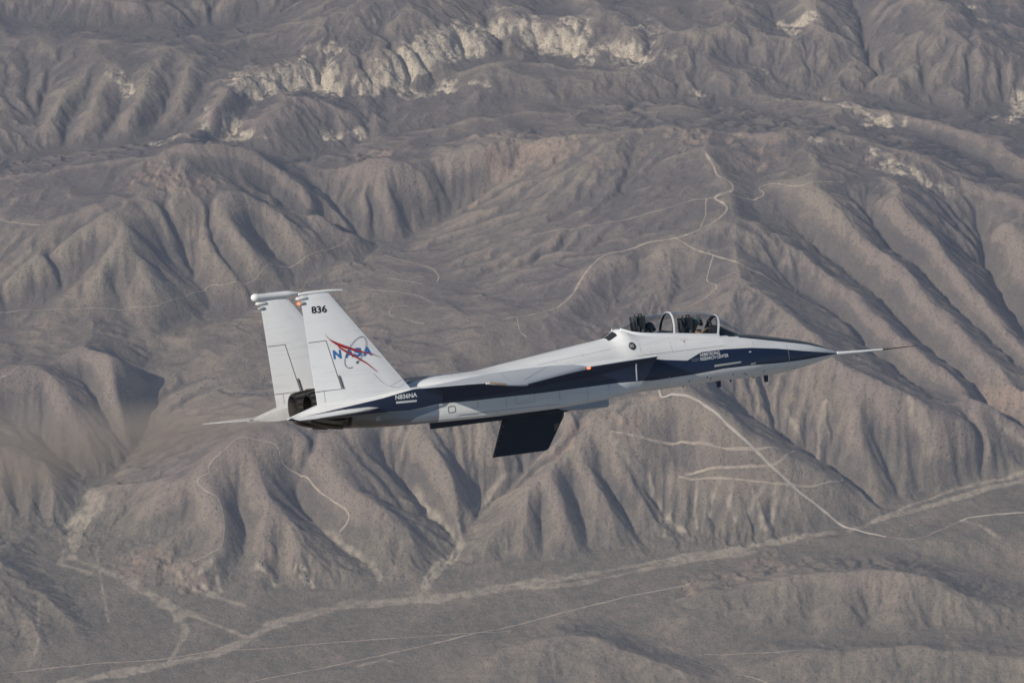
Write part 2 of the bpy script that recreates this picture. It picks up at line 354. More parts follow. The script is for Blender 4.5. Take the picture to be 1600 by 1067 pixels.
TRACKS = [
 (5.6,'pale',[(339.9,6834.6),(369.8,6828.7),(394.2,6820.2),(406.4,6813.9),(437.2,6793.4),(477.7,6767.3),(518.5,6748.2),(565.9,6722.7),(613.5,6701.1),(654.4,6686.2),(695.0,6667.4),(714.5,6653.6),(753.0,6628.6),(790.0,6604.8)]),
 (4.0,'pale',[(315.0,6866.0),(316.7,6837.6),(320.5,6828.0),(339.9,6834.6)]),
 (4.2,'tan',[(211.3,6762.1),(272.9,6763.3),(355.6,6772.6),(436.7,6753.5),(511.6,6748.7),(588.9,6773.6),(604.4,6793.7),(580.4,6747.1),(545.6,6731.2),(477.1,6724.6),(409.1,6724.9),(368.4,6724.3)]),
 (3.6,'tan',[(354.7,6719.8),(442.7,6709.1),(510.7,6704.7),(579.3,6707.8),(648.8,6720.6),(706.2,6750.9),(704.2,6778.4)]),
 (5.0,'tan',[(454.0,7762.4),(471.1,7709.5),(479.9,7672.0),(510.9,7634.6),(503.7,7608.6),(470.5,7593.0),(486.6,7559.8),(492.4,7529.1),(467.6,7474.2),(430.5,7455.2),(371.6,7434.2),(314.1,7449.4),(255.4,7433.1),(204.0,7412.0),(173.9,7361.9),(151.7,7322.6),(129.3,7265.8),(103.0,7222.8)]),
 (3.6,'tan',[(371.6,7434.2),(413.5,7389.5),(456.0,7366.4),(518.0,7311.9),(568.1,7297.7),(610.0,7268.7),(658.6,7236.9),(700.4,7215.7)]),
 (2.8,'tan',[(448.6,7594.3),(443.5,7515.1),(430.9,7462.4)]),
 (2.8,'tan',[(456.0,7366.4),(442.7,7321.1),(438.4,7287.2),(457.5,7240.9),(421.5,7223.2),(393.1,7220.0)]),
 (2.2,'tan',[(0.0,7583.8),(89.1,7579.3),(207.4,7571.8),(325.4,7573.9),(414.7,7596.2),(470.5,7593.0)]),
 (2.2,'tan',[(470.5,7593.0),(578.6,7612.5),(572.5,7640.0),(609.5,7642.7),(680.4,7604.2),(771.5,7629.8)]),
 (2.6,'tan',[(103.0,7222.8),(57.1,7206.6),(0.0,7207.3),(-21.4,7201.4)]),
 (2.6,'tan',[(11.4,7201.1),(17.0,7148.6),(31.1,7119.8)]),
 (1.9,'tan',[(-1192.6,7342.1),(-1108.8,7365.9),(-990.1,7351.5),(-876.0,7373.2),(-825.4,7379.1),(-784.1,7410.1),(-710.4,7492.5),(-665.7,7496.4),(-600.4,7516.5),(-550.8,7564.5),(-478.2,7605.1),(-413.3,7658.4),(-384.2,7687.0)]),
 (2.6,'tan',[(-300.2,7638.3),(-261.7,7605.9),(-200.9,7560.5),(-169.8,7492.3),(-173.5,7451.7)]),
 (2.6,'tan',[(-288.5,7504.9),(-250.6,7473.9),(-205.7,7445.0)]),
 (2.4,'tan',[(-353.5,7458.7),(-293.5,7428.7),(-219.4,7399.3),(-174.3,7339.8)]),
 (2.4,'tan',[(-232.8,7351.9),(-270.7,7352.6),(-278.9,7331.9),(-269.5,7308.1),(-238.4,7283.1),(-198.6,7252.9)]),
 (2.6,'tan',[(-577.2,6731.1),(-616.1,6695.0),(-638.0,6672.5),(-640.9,6650.9),(-663.4,6638.5),(-638.9,6611.3),(-618.4,6602.0),(-606.4,6575.0),(-602.5,6546.2),(-608.0,6515.2),(-639.9,6489.5),(-666.0,6479.4)]),
 (2.4,'tan',[(-577.2,6731.1),(-502.3,6720.5),(-488.7,6702.3),(-448.3,6694.3),(-406.0,6653.0),(-371.1,6620.9),(-343.3,6592.8),(-363.6,6578.7)]),
 (3.0,'tan',[(-1045.8,6099.4),(-871.5,6136.7),(-707.2,6163.2),(-606.4,6191.4),(-516.7,6200.4),(-362.7,6224.8),(-194.8,6244.6),(0.0,6256.7)]),
 (4.0,'tan',[(-521.8,6079.4),(-421.8,6114.6),(-321.1,6153.5),(-206.5,6196.7),(-129.6,6227.6),(0.0,6282.4),(98.4,6329.6),(184.4,6366.5),(264.4,6400.1),(371.2,6427.9)]),
 (4.4,'pale',[(954.1,6670.2),(976.3,6685.8),(1017.8,6692.2),(1122.8,6710.6)]),
 (2.6,'tan',[(-1194.7,7639.4),(-1130.0,7600.7),(-1082.9,7581.9)]),
 (2.4,'tan',[(-1038.5,7082.5),(-1091.0,6999.2),(-1144.7,6976.0)]),
 (2.4,'tan',[(790.0,6604.8),(850.4,6588.5),(894.0,6618.4),(954.1,6670.2)]),
 (2.4,'tan',[(332.9,6137.2),(383.9,6127.5),(507.8,6062.3)]),
 (2.2,'tan',[(386.2,6175.6),(487.9,6159.6),(600.7,6134.5)]),
]
# ---------------------------------------------------------------- terrain heights
def _noise_table(seed, n=256):
    return np.random.RandomState(seed).rand(n, n).astype(np.float32)
_NT = _noise_table(5)
def vnoise(x, y):
    ix = np.floor(x).astype(np.int64); iy = np.floor(y).astype(np.int64)
    fx = (x-ix).astype(np.float32); fy = (y-iy).astype(np.float32)
    fx = fx*fx*fx*(fx*(fx*6-15)+10); fy = fy*fy*fy*(fy*(fy*6-15)+10)
    a = _NT[ix & 255, iy & 255]; b = _NT[(ix+1) & 255, iy & 255]
    c = _NT[ix & 255, (iy+1) & 255]; d = _NT[(ix+1) & 255, (iy+1) & 255]
    return (a*(1-fx)+b*fx)*(1-fy)+(c*(1-fx)+d*fx)*fy - 0.5
def fbm(x, y, octaves=4, gain=0.5):
    s = np.zeros_like(x, dtype=np.float32); a = 1.0
    for k in range(octaves):
        s += a*vnoise(x*2**k+17.3*k, y*2**k-9.1*k); a *= gain
    return s
def far_base(X, Y):
    """regional lie of the land: a valley floor with mountains rising to the north"""
    g = np.interp(Y, [-20000, 3000, 6100, 6700, 7400, 8200, 9600, 14000, 32000], [-20, 0, 10, 60, 190, 280, 400, 800, 1200])
    rough = np.interp(Y, [-20000, 4000, 6200, 7800, 32000], [25, 30, 60, 160, 300])
    return g + rough*1.5*fbm(X/900.0+3.3, Y/900.0+1.7, 4, 0.45)
GX0, GX1, GY0, GY1 = -2016.0, 2016.0, 5304.0, 9984.0
def solve_base(lines):
    h = None
    for step, its in ((96, 250), (48, 200), (24, 160), (12, 120)):
        nx = int((GX1-GX0)/step)+1; ny = int((GY1-GY0)/step)+1
        gx = GX0+step*np.arange(nx); gy = GY0+step*np.arange(ny)
        num = np.zeros((ny, nx)); den = np.zeros((ny, nx))
        for ln in lines:
            p = np.array(ln, float)
            for q0, q1 in zip(p[:-1], p[1:]):
                n = max(2, int(np.hypot(*(q1-q0)[:2])/(step*0.4))+1)
                t = np.linspace(0, 1, n)[:, None]; q = q0+(q1-q0)*t
                i = np.rint((q[:, 0]-GX0)/step).astype(int); j = np.rint((q[:, 1]-GY0)/step).astype(int)
                ok = (i >= 0) & (i < nx) & (j >= 0) & (j < ny)
                np.add.at(num, (j[ok], i[ok]), q[ok, 2]); np.add.at(den, (j[ok], i[ok]), 1)
        fix = den > 0; val = num/np.maximum(den, 1)
        XX, YY = np.meshgrid(gx, gy); base = far_base(XX, YY)
        if h is None: h = base.copy()
        else:
            fy = np.clip((gy-pgy[0])/(pgy[1]-pgy[0]), 0, len(pgy)-1.001); fx = np.clip((gx-pgx[0])/(pgx[1]-pgx[0]), 0, len(pgx)-1.001)
            jy = fy.astype(int); ix = fx.astype(int); ty = (fy-jy)[:, None]; tx = (fx-ix)[None, :]
            h = (h[jy][:, ix]*(1-tx)+h[jy][:, ix+1]*tx)*(1-ty)+(h[jy+1][:, ix]*(1-tx)+h[jy+1][:, ix+1]*tx)*ty
        lam = (step/700.0)**2
        for _ in range(its):
            h[fix] = val[fix]
            p = np.pad(h, 1, mode='edge')
            h = (p[:-2, 1:-1]+p[2:, 1:-1]+p[1:-1, :-2]+p[1:-1, 2:]+lam*base)/(4+lam)
        h[fix] = val[fix]
        pgx, pgy = gx, gy
    for _ in range(2):
        p = np.pad(h, 1, mode='edge'); h = 0.5*h+0.125*(p[:-2, 1:-1]+p[2:, 1:-1]+p[1:-1, :-2]+p[1:-1, 2:])
    # fade to the regional surface at the rim of the surveyed block
    ex = np.clip(np.minimum(XX-GX0, GX1-XX)/350.0, 0, 1); ey = np.clip(np.minimum(YY-GY0, GY1-YY)/350.0, 0, 1)
    w = ex*ey; w = w*w*(3-2*w)
    return h*w+base*(1-w)
def sample_cubic(h, X, Y, step=12.0):
    ny, nx = h.shape
    fx = np.clip((X-GX0)/step, 1.01, nx-3.01); fy = np.clip((Y-GY0)/step, 1.01, ny-3.01)
    ix = fx.astype(int); iy = fy.astype(int); tx = fx-ix; ty = fy-iy
    def wts(t): return ((1-t)**3/6, (3*t**3-6*t*t+4)/6, (-3*t**3+3*t*t+3*t+1)/6, t**3/6)
    wx = wts(tx); wy = wts(ty); out = 0
    for b in range(4):
        row = 0
        for a in range(4): row = row+wx[a]*h[iy+b-1, ix+a-1]
        out = out+wy[b]*row
    return out
def carve(z, step, rounds, K, hold):
    """stream-power erosion: every cell drains to its steepest neighbour and channels cut down with the area they drain"""
    ny, nx = z.shape; n = nx*ny; idx = np.arange(n).reshape(ny, nx)
    rs = np.random.RandomState(3)
    nb = [(dy, dx, math.hypot(dy, dx)*step) for dy in (-1, 0, 1) for dx in (-1, 0, 1) if dy or dx]
    for it in range(rounds):
        best = np.full((ny, nx), 1e-6); rec = idx.copy(); dist = np.full((ny, nx), step)
        for dy, dx, d in nb:
            a = slice(max(0, -dy), ny-max(0, dy)); b = slice(max(0, -dx), nx-max(0, dx)); a2 = slice(max(0, dy), ny-max(0, -dy)); b2 = slice(max(0, dx), nx-max(0, -dx))
            s = (z[a, b]-z[a2, b2])/d*rs.uniform(0.75, 1.25, z[a, b].shape)
            m = (s > best[a, b]) & (z[a2, b2] < z[a, b])
            best[a, b] = np.where(m, s, best[a, b]); rec[a, b] = np.where(m, idx[a2, b2], rec[a, b]); dist[a, b] = np.where(m, d, dist[a, b])
        order = np.argsort(-z, axis=None, kind='stable').tolist(); r = rec.ravel().tolist()
        acc = [step*step]*n
        for i in order:
            j = r[i]
            if j != i: acc[j] += acc[i]
        F = K*np.power(np.minimum(np.array(acc), 6e5), 0.5)/dist.ravel()
        F *= np.clip((z.ravel()-3)/16.0, 0, 1)*hold.ravel(); F = F.tolist(); zl = z.ravel().tolist()
        for i in reversed(order):
            j = r[i]
            if j != i: zl[i] = (zl[i]+F[i]*zl[j])/(1+F[i])
        z = np.array(zl).reshape(ny, nx)
        p = np.pad(z, 1, mode='edge'); z = 0.92*z+0.02*(p[:-2, 1:-1]+p[2:, 1:-1]+p[1:-1, :-2]+p[1:-1, 2:])
    return z
def heights(gx, gy, lines, calm=()):
    """height of every node of the rectilinear grid gx by gy"""
    hb = solve_base(lines)
    fx = np.arange(GX0, GX1+1, 8.0); fy = np.arange(GY0, GY1+1, 8.0); FX, FY = np.meshgrid(fx, fy)
    hb = sample_cubic(hb, FX+14*fbm(FX/150.0, FY/150.0, 3), FY+14*fbm(FX/150.0+40, FY/150.0+77, 3))
    # knolls and saddles on the upper slopes, then running water
    hb = hb+np.interp(FY, [6250, 6500, 6900, 7300, 30000], [0, 10, 18, 24, 60])*fbm(FX/360.0+11, FY/360.0+4, 4, 0.42)*1.5
    rough = np.clip((hb-6)/30, 0, 1)*(11*fbm(FX/80.0, FY/80.0, 4))
    hold = np.full(FX.shape, 1e9)
    for _, _, pts in calm:                       # graded tracks follow firm ground that the gullies spare
        for a, b in zip(pts[:-1], pts[1:]):
            i0, i1 = np.searchsorted(fx, [min(a[0], b[0])-70, max(a[0], b[0])+70]); j0, j1 = np.searchsorted(fy, [min(a[1], b[1])-70, max(a[1], b[1])+70])
            if i1 <= i0 or j1 <= j0: continue
            sx, sy = FX[j0:j1, i0:i1]-a[0], FY[j0:j1, i0:i1]-a[1]; vx, vy = b[0]-a[0], b[1]-a[1]
            q = np.clip((sx*vx+sy*vy)/max(1e-6, vx*vx+vy*vy), 0, 1)
            hold[j0:j1, i0:i1] = np.minimum(hold[j0:j1, i0:i1], np.hypot(sx-q*vx, sy-q*vy))
    hold = 0.25+0.75*np.clip((hold-12)/50, 0, 1)
    hb = carve(hb+rough*hold, 8.0, CARVE[0], CARVE[1], hold)
    X, Y = np.meshgrid(gx, gy)
    ins = (X > GX0+15) & (X < GX1-15) & (Y > GY0+15) & (Y < GY1-15)
    h = far_base(X, Y); h[ins] = sample_cubic(hb, X[ins], Y[ins], 8.0)
    dense = (np.gradient(gx)[None, :] < 8) & (np.gradient(gy)[:, None] < 8)
    jj = np.where(dense.any(1))[0]; ii = np.where(dense.any(0))[0]
    sj = slice(jj[0], jj[-1]+1); si = slice(ii[0], ii[-1]+1)
    x = X[sj, si].astype(np.float32); y = Y[sj, si].astype(np.float32); z = h[sj, si].astype(np.float32)
    lx = gx[si]; ly = gy[sj]
    # gullies bite deep in the low badlands, shallow on the rounded upper slopes
    soft = (np.interp(y, [6150, 6400, 6800, 7150], [0.55, 1.0, 0.75, 0.5])*np.clip(0.9+1.3*fbm(x/420.0+8, y/420.0, 3), 0.35, 1.5)).astype(np.float32)
    soft *= 1-0.5*np.clip((x-40)/120, 0, 1)*np.clip((6600-y)/80, 0, 1)      # low smooth mounds in the foreground
    near = np.full(x.shape, 1e9, np.float32)
    for _, _, pts in calm:                       # graded tracks: their slopes are smoothed
        for a, b in zip(pts[:-1], pts[1:]):
            i0, i1 = np.searchsorted(lx, [min(a[0], b[0])-60, max(a[0], b[0])+60]); j0, j1 = np.searchsorted(ly, [min(a[1], b[1])-60, max(a[1], b[1])+60])
            if i1 <= i0 or j1 <= j0: continue
            sx, sy = x[j0:j1, i0:i1]-a[0], y[j0:j1, i0:i1]-a[1]; vx, vy = b[0]-a[0], b[1]-a[1]
            t = np.clip((sx*vx+sy*vy)/max(1e-6, vx*vx+vy*vy), 0, 1)
            near[j0:j1, i0:i1] = np.minimum(near[j0:j1, i0:i1], np.hypot(sx-t*vx, sy-t*vy))
    soft *= 0.25+0.75*np.clip((near-10)/45, 0, 1)
    for L, amp in EROSION:
        dy, dx = np.gradient(z, ly, lx)
        sl = np.hypot(dx, dy)+1e-6; k = np.clip(sl/0.35, 0, 1)
        k = k*k*(3-2*k)
        ux = (-dy/sl*k).astype(np.float32); uy = (dx/sl*k).astype(np.float32)
        px_ = x/L; py_ = y/L
        ipx = np.floor(px_).astype(np.int64); ipy = np.floor(py_).astype(np.int64)
        fx = (px_-ipx).astype(np.float32); fy = (py_-ipy).astype(np.float32)
        va = np.zeros_like(z); wt = np.zeros_like(z)
        for i in (-1, 0, 1):
            for j in (-1, 0, 1):
                hx = _NT[(ipx+i) & 255, (ipy+j) & 255]; hy = _NT[(ipx+i+91) & 255, (ipy+j+37) & 255]
                ax = fx-i-hx; ay = fy-j-hy
                w = np.exp(-2.2*(ax*ax+ay*ay)); wt += w
                va += w*np.cos((ax*ux+ay*uy)*6.2832)
        g = va/wt
        z = z+amp*soft*k*(g-0.35)
    z = z+(7.0*fbm(x/95.0+4, y/95.0, 3)+1.6*fbm(x/14.0, y/14.0, 2))*np.clip(np.hypot(*np.gradient(z, ly, lx))/0.25, 0.12, 1)
    # blend the detail out at the rim of the dense block
    e = np.clip(np.minimum(np.minimum(x-lx[0], lx[-1]-x), np.minimum(y-ly[0], ly[-1]-y))/200.0, 0, 1)
    h[sj, si] = z*e+h[sj, si]*(1-e)
    return h
EROSION = ((76.0, 3.2), (40.0, 2.6), (20.0, 1.6), (10.0, 0.8))
CARVE = (14, 0.036)
# ---------------------------------------------------------------- the land
CAM_H = 4000.0                     # camera height above the valley floor
def spread(lo, hi, step, far_lo, far_hi, n):
    core = np.arange(lo, hi+0.1, step)
    g = (np.linspace(0, 1, n+1)[1:])**3
    a = core[0]-(core[0]-far_lo)*g; b = core[-1]+(far_hi-core[-1])*g
    # keep first outside steps no finer than the core
    return np.concatenate([a[::-1], core, b])
gx = spread(-1480, 1480, 3.0, -16000, 16000, 42)
gy = spread(5800, 9300, 3.5, -9000, 26000, 46)
hz = heights(gx, gy, RELIEF, TRACKS)
def height_at(x, y):
    i = np.clip(np.searchsorted(gx, x)-1, 0, len(gx)-2); j = np.clip(np.searchsorted(gy, y)-1, 0, len(gy)-2)
    tx = (x-gx[i])/(gx[i+1]-gx[i]); ty = (y-gy[j])/(gy[j+1]-gy[j])
    return (hz[j, i]*(1-tx)+hz[j, i+1]*tx)*(1-ty)+(hz[j+1, i]*(1-tx)+hz[j+1, i+1]*tx)*ty
def line_mask(pts, reach):
    """distance to a polyline, on the grid window around it"""
    p = np.array(pts, float)
    i0, i1 = np.searchsorted(gx, [p[:, 0].min()-reach, p[:, 0].max()+reach]); j0, j1 = np.searchsorted(gy, [p[:, 1].min()-reach, p[:, 1].max()+reach])
    X, Y = np.meshgrid(gx[i0:i1], gy[j0:j1]); d = np.full(X.shape, 1e9)
    for a, b in zip(p[:-1], p[1:]):
        v = b-a; q = max(1e-6, v@v)
        t = np.clip(((X-a[0])*v[0]+(Y-a[1])*v[1])/q, 0, 1)
        d = np.minimum(d, np.hypot(X-a[0]-t*v[0], Y-a[1]-t*v[1]))
    return (slice(j0, j1), slice(i0, i1)), X, Y, d
cover = np.zeros(hz.shape+(4,), np.float32); cover[..., 3] = 1
for w, pts in WASH:
    sl, X, Y, d = line_mask(pts, w*3+30)
    if not d.size: continue
    n = fbm(X/28.0, Y/28.0, 3); n2 = fbm(X/9.0+5, Y/9.0, 2)
    m = np.clip((w*0.75*(1+1.1*n)+2.5-np.abs(d+6*fbm(X/60.0+9, Y/60.0, 2)*min(1, w/8)))/(3.0+0.18*w), 0, 1)*np.clip(0.98+1.0*fbm(X/16.0+3, Y/16.0, 3), 0.35, 1)*np.clip(0.9+0.8*n2, 0.45, 1)
    cover[sl][..., 0] = np.maximum(cover[sl][..., 0], m)
for kind, w, pts in ROCK:
    sl, X, Y, d = line_mask(pts, w*3+30)
    if not d.size: continue
    n = fbm(X/45.0+3, Y/45.0, 4, 0.6)
    m = np.clip((w*(1.15+2.6*n+0.9*fbm(X/130.0+31, Y/130.0, 2))-d)/(w*0.9), 0, 1)
    c = 1 if kind == 'pale' else 2
    cover[sl][..., c] = np.maximum(cover[sl][..., c], m)
# the bare rock is fretted into ribs and clefts
_X, _Y = np.meshgrid(gx, gy); _pm = cover[..., 1]; _k = _pm > 0.01
hz[_k] += _pm[_k]*(12*fbm(_X[_k]/40.0, _Y[_k]/40.0, 4, 0.6)-5*np.abs(fbm(_X[_k]/20.0+7, _Y[_k]/22.0, 2, 0.6)))
_rm = cover[..., 2]; _k = _rm > 0.01
hz[_k] += _rm[_k]*8*fbm(_X[_k]/22.0, _Y[_k]/30.0, 3, 0.6)
# crests stand bare, hollows hold brush: height above the mean of the surroundings
def box_mean(a, r):
    for ax in (0, 1):
        c = np.cumsum(np.concatenate([np.repeat(np.take(a, [0], ax), r+1, ax), a, np.repeat(np.take(a, [-1], ax), r, ax)], ax), ax)
        n = a.shape[ax]; a = (np.take(c, range(2*r+1, 2*r+1+n), ax)-np.take(c, range(0, n), ax))/(2*r+1)
    return a
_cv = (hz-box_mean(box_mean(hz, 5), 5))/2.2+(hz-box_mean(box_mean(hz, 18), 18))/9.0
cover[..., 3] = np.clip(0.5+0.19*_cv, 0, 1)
def terrain_mesh():
    ny, nx = hz.shape
    X, Y = np.meshgrid(gx, gy)
    co = np.stack([X, Y, hz-CAM_H], -1).reshape(-1, 3).astype(np.float32)
    q = np.arange(nx*ny).reshape(ny, nx)
    f = np.stack([q[:-1, :-1], q[:-1, 1:], q[1:, 1:], q[1:, :-1]], -1).reshape(-1, 4).astype(np.int32)
    me = bpy.data.meshes.new('mountain_terrain')
    me.vertices.add(len(co)); me.vertices.foreach_set('co', co.ravel())
    me.loops.add(f.size); me.loops.foreach_set('vertex_index', f.ravel())
    me.polygons.add(len(f)); me.polygons.foreach_set('loop_start', np.arange(0, f.size, 4, dtype=np.int32))
    me.polygons.foreach_set('loop_total', np.full(len(f), 4, np.int32))
    me.polygons.foreach_set('use_smooth', np.ones(len(f), bool))
    at = me.attributes.new('cover', 'FLOAT_COLOR', 'POINT'); at.data.foreach_set('color', cover.reshape(-1, 4).ravel())
    me.update(); me.validate()
    return me
def terrain_material():
    g = G('desert_ground')
    pos = g.add('NewGeometry').outputs['Position']; nrm = g.add('NewGeometry').outputs['Normal']
    at = g.add('Attribute', attribute_name='cover')
    sep = g.add('SeparateColor'); g.link(at.outputs['Color'], sep.inputs[0])
    wash, pale, red = sep.outputs[0], sep.outputs[1], sep.outputs[2]
    big = g.noise(pos, 1/900.0, 5, 0.6); mid = g.noise(pos, 1/130.0, 6, 0.62); fine = g.noise(pos, 1/22.0, 5, 0.65)
    nz = g.add('SeparateXYZ'); g.link(nrm, nz.inputs[0])
    pz = g.add('SeparateXYZ'); g.link(pos, pz.inputs[0])
    steep = g.ramp(nz.outputs[2], 0.93, 0.74)
    high = g.ramp(pz.outputs[2], -3950.0, -3650.0)
    low = g.ramp(pz.outputs[2], -3890.0, -3985.0)
    soil = g.mix(g.ramp(mid, 0.3, 0.72), (0.240, 0.190, 0.138), (0.155, 0.125, 0.100))
    scrub = g.mix(g.ramp(mid, 0.35, 0.7), (0.056, 0.050, 0.055), (0.082, 0.070, 0.070))
    # scrub cover: denser on the high slopes, patchy, thin on the steep flanks
    cov = g.math('MULTIPLY_ADD', high, 0.62, g.math('MULTIPLY_ADD', big, 1.7, g.math('MULTIPLY_ADD', mid, 1.0, -1.16)))
    cov = g.math('SUBTRACT', cov, g.math('MULTIPLY', steep, 0.22))
    cov = g.math('ADD', cov, g.math('MULTIPLY', g.math('SUBTRACT', fine, 0.5), 0.9), clamp=True)
    c = g.mix(g.math('MULTIPLY', cov, 0.85), soil, scrub)
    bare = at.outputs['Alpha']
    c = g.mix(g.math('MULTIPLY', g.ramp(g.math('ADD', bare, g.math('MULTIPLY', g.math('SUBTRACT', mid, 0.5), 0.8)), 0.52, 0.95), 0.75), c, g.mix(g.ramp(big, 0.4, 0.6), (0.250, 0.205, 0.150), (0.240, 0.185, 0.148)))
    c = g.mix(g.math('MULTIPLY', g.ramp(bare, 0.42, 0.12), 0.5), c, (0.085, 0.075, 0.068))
    c = g.mix(g.math('MULTIPLY', low, g.ramp(mid, 0.25, 0.7)), c, g.mix(g.ramp(fine, 0.35, 0.65), (0.185, 0.152, 0.110), (0.120, 0.108, 0.080)))
    rr = g.math('MULTIPLY', red, g.ramp(g.math('ADD', fine, g.math('MULTIPLY', steep, 0.25)), 0.35, 0.65), clamp=True)
    c = g.mix(g.math('MULTIPLY', rr, 0.55), c, (0.31, 0.215, 0.155))
    # pale rock shows where the slope is bare
    pr = g.math('MULTIPLY', pale, g.ramp(g.math('ADD', fine, g.math('MULTIPLY', steep, 0.3)), 0.38, 0.62), clamp=True)
    c = g.mix(pr, c, g.mix(g.ramp(fine, 0.35, 0.7), (0.50, 0.42, 0.31), (0.30, 0.245, 0.18)))
    c = g.mix(g.math('MULTIPLY', wash, 0.8), c, g.mix(g.ramp(fine, 0.35, 0.65), (0.40, 0.33, 0.245), (0.29, 0.24, 0.18)))
    # clumps of brush between bare patches
    sp_ = g.noise(pos, 1/5.5, 3, 0.75)
    c = g.mix(g.math('MULTIPLY', g.ramp(sp_, 0.50, 0.68), g.math('MULTIPLY', g.math('SUBTRACT', 1.0, wash), 0.28)), c, (0.07, 0.064, 0.056))
    c = g.mix(g.math('MULTIPLY', g.ramp(sp_, 0.46, 0.30), 0.22), c, (0.27, 0.228, 0.18))
    # single shrubs
    for sc, rad, amt in ((1/6.5, 0.36, 0.55), (1/14.0, 0.24, 0.6)):
        v = g.add('TexVoronoi', feature='F1'); g.link(pos, v.inputs['Vector']); v.inputs['Scale'].default_value = sc
        dot = g.ramp(v.outputs['Distance'], rad, rad*0.6)
        keep = g.math('MULTIPLY', dot, g.math('MULTIPLY', g.math('SUBTRACT', 1.0, wash), amt), clamp=True)
        c = g.mix(keep, c, (0.085, 0.075, 0.055))
    g.link(c, g.b.inputs['Base Color']); g.b.inputs['Roughness'].default_value = 0.95
    g.b.inputs['Specular IOR Level'].default_value = 0.1
    bp = g.add('Bump'); bp.inputs['Strength'].default_value = 0.7; bp.inputs['Distance'].default_value = 3.0
    g.link(g.math('ADD', g.noise(pos, 1/9.0, 6, 0.7), g.math('MULTIPLY', fine, 2.0)), bp.inputs['Height']); g.link(bp.outputs[0], g.b.inputs['Normal'])
    return g.m
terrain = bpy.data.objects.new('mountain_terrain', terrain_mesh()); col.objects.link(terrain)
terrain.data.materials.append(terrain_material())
tag(terrain, 'brown desert mountains with ridges, gullies and dry washes below the jet', kind='structure')
# ---------------------------------------------------------------- dirt tracks: thin beds laid on the slope
def road_material(name, c0, c1):
    g = G(name); pos = g.add('NewGeometry').outputs['Position']
    n = g.noise(pos, 1/12.0, 4, 0.6)
    g.link(g.mix(g.ramp(n, 0.3, 0.7), c0, c1), g.b.inputs['Base Color']); g.b.inputs['Roughness'].default_value = 0.95
    return g.m
ROAD = {'pale': road_material('pale_gravel', (0.52, 0.45, 0.36), (0.42, 0.36, 0.28)), 'tan': road_material('tan_dirt', (0.40, 0.32, 0.235), (0.25, 0.203, 0.155))}
def smooth_line(pts, step):
    p = [Vector(q) for q in pts]; p = [p[0]*2-p[1]]+p+[p[-1]*2-p[-2]]
    out = []
    for i in range(1, len(p)-2):
        n = max(2, int((p[i+1]-p[i]).length/step))
        for k in range(n):
            t = k/n; a, b, c, d = p[i-1], p[i], p[i+1], p[i+2]
            out.append(0.5*((2*b)+(c-a)*t+(2*a-5*b+4*c-d)*t*t+(3*b-a-3*c+d)*t**3))
    out.append(p[-2]); return out
def make_track(name, width, kind, pts):
    width *= 1.1 if kind == 'pale' else 0.95; line = smooth_line(pts, 6.0); P = np.array([(q.x, q.y) for q in line])
    P = P+np.stack([fbm(P[:, 0]/40.0, P[:, 1]/40.0, 2), fbm(P[:, 0]/40.0+50, P[:, 1]/40.0, 2)], -1)*(0.8 if kind == 'pale' else 2.0)
    T = np.gradient(P, axis=0); T /= np.linalg.norm(T, axis=1)[:, None]+1e-9; N = np.stack([-T[:, 1], T[:, 0]], -1)
    wv = width*0.5*(1+(0.25 if kind == 'pale' else 0.7)*fbm(P[:, 0]/30.0, P[:, 1]/30.0+9, 2))
    verts = []; faces = []
    offs = (-1, -0.35, 0.35, 1)
    for k in range(len(P)):
        zs = [float(height_at(*(P[k]+N[k]*wv[k]*o))) for o in offs]
        zt = max(zs) if kind == 'pale' else None
        for o, z in zip(offs, zs):
            q = P[k]+N[k]*wv[k]*o
            verts.append((q[0], q[1], (z if zt is None else 0.5*z+0.5*zt)-CAM_H+0.7))
    for k in range(len(P)-1):
        for j in range(3): faces.append((4*k+j, 4*k+4+j, 4*k+5+j, 4*k+1+j))
    me = bpy.data.meshes.new(name); me.from_pydata(verts, [], faces); me.update()
    me.materials.append(ROAD[kind]); o = bpy.data.objects.new(name, me); col.objects.link(o)
    tag(o, kind='structure'); return o
for w, kind, pts in TRACKS: make_track('gravel_road' if kind == 'pale' else 'dirt_track', w, kind, pts)
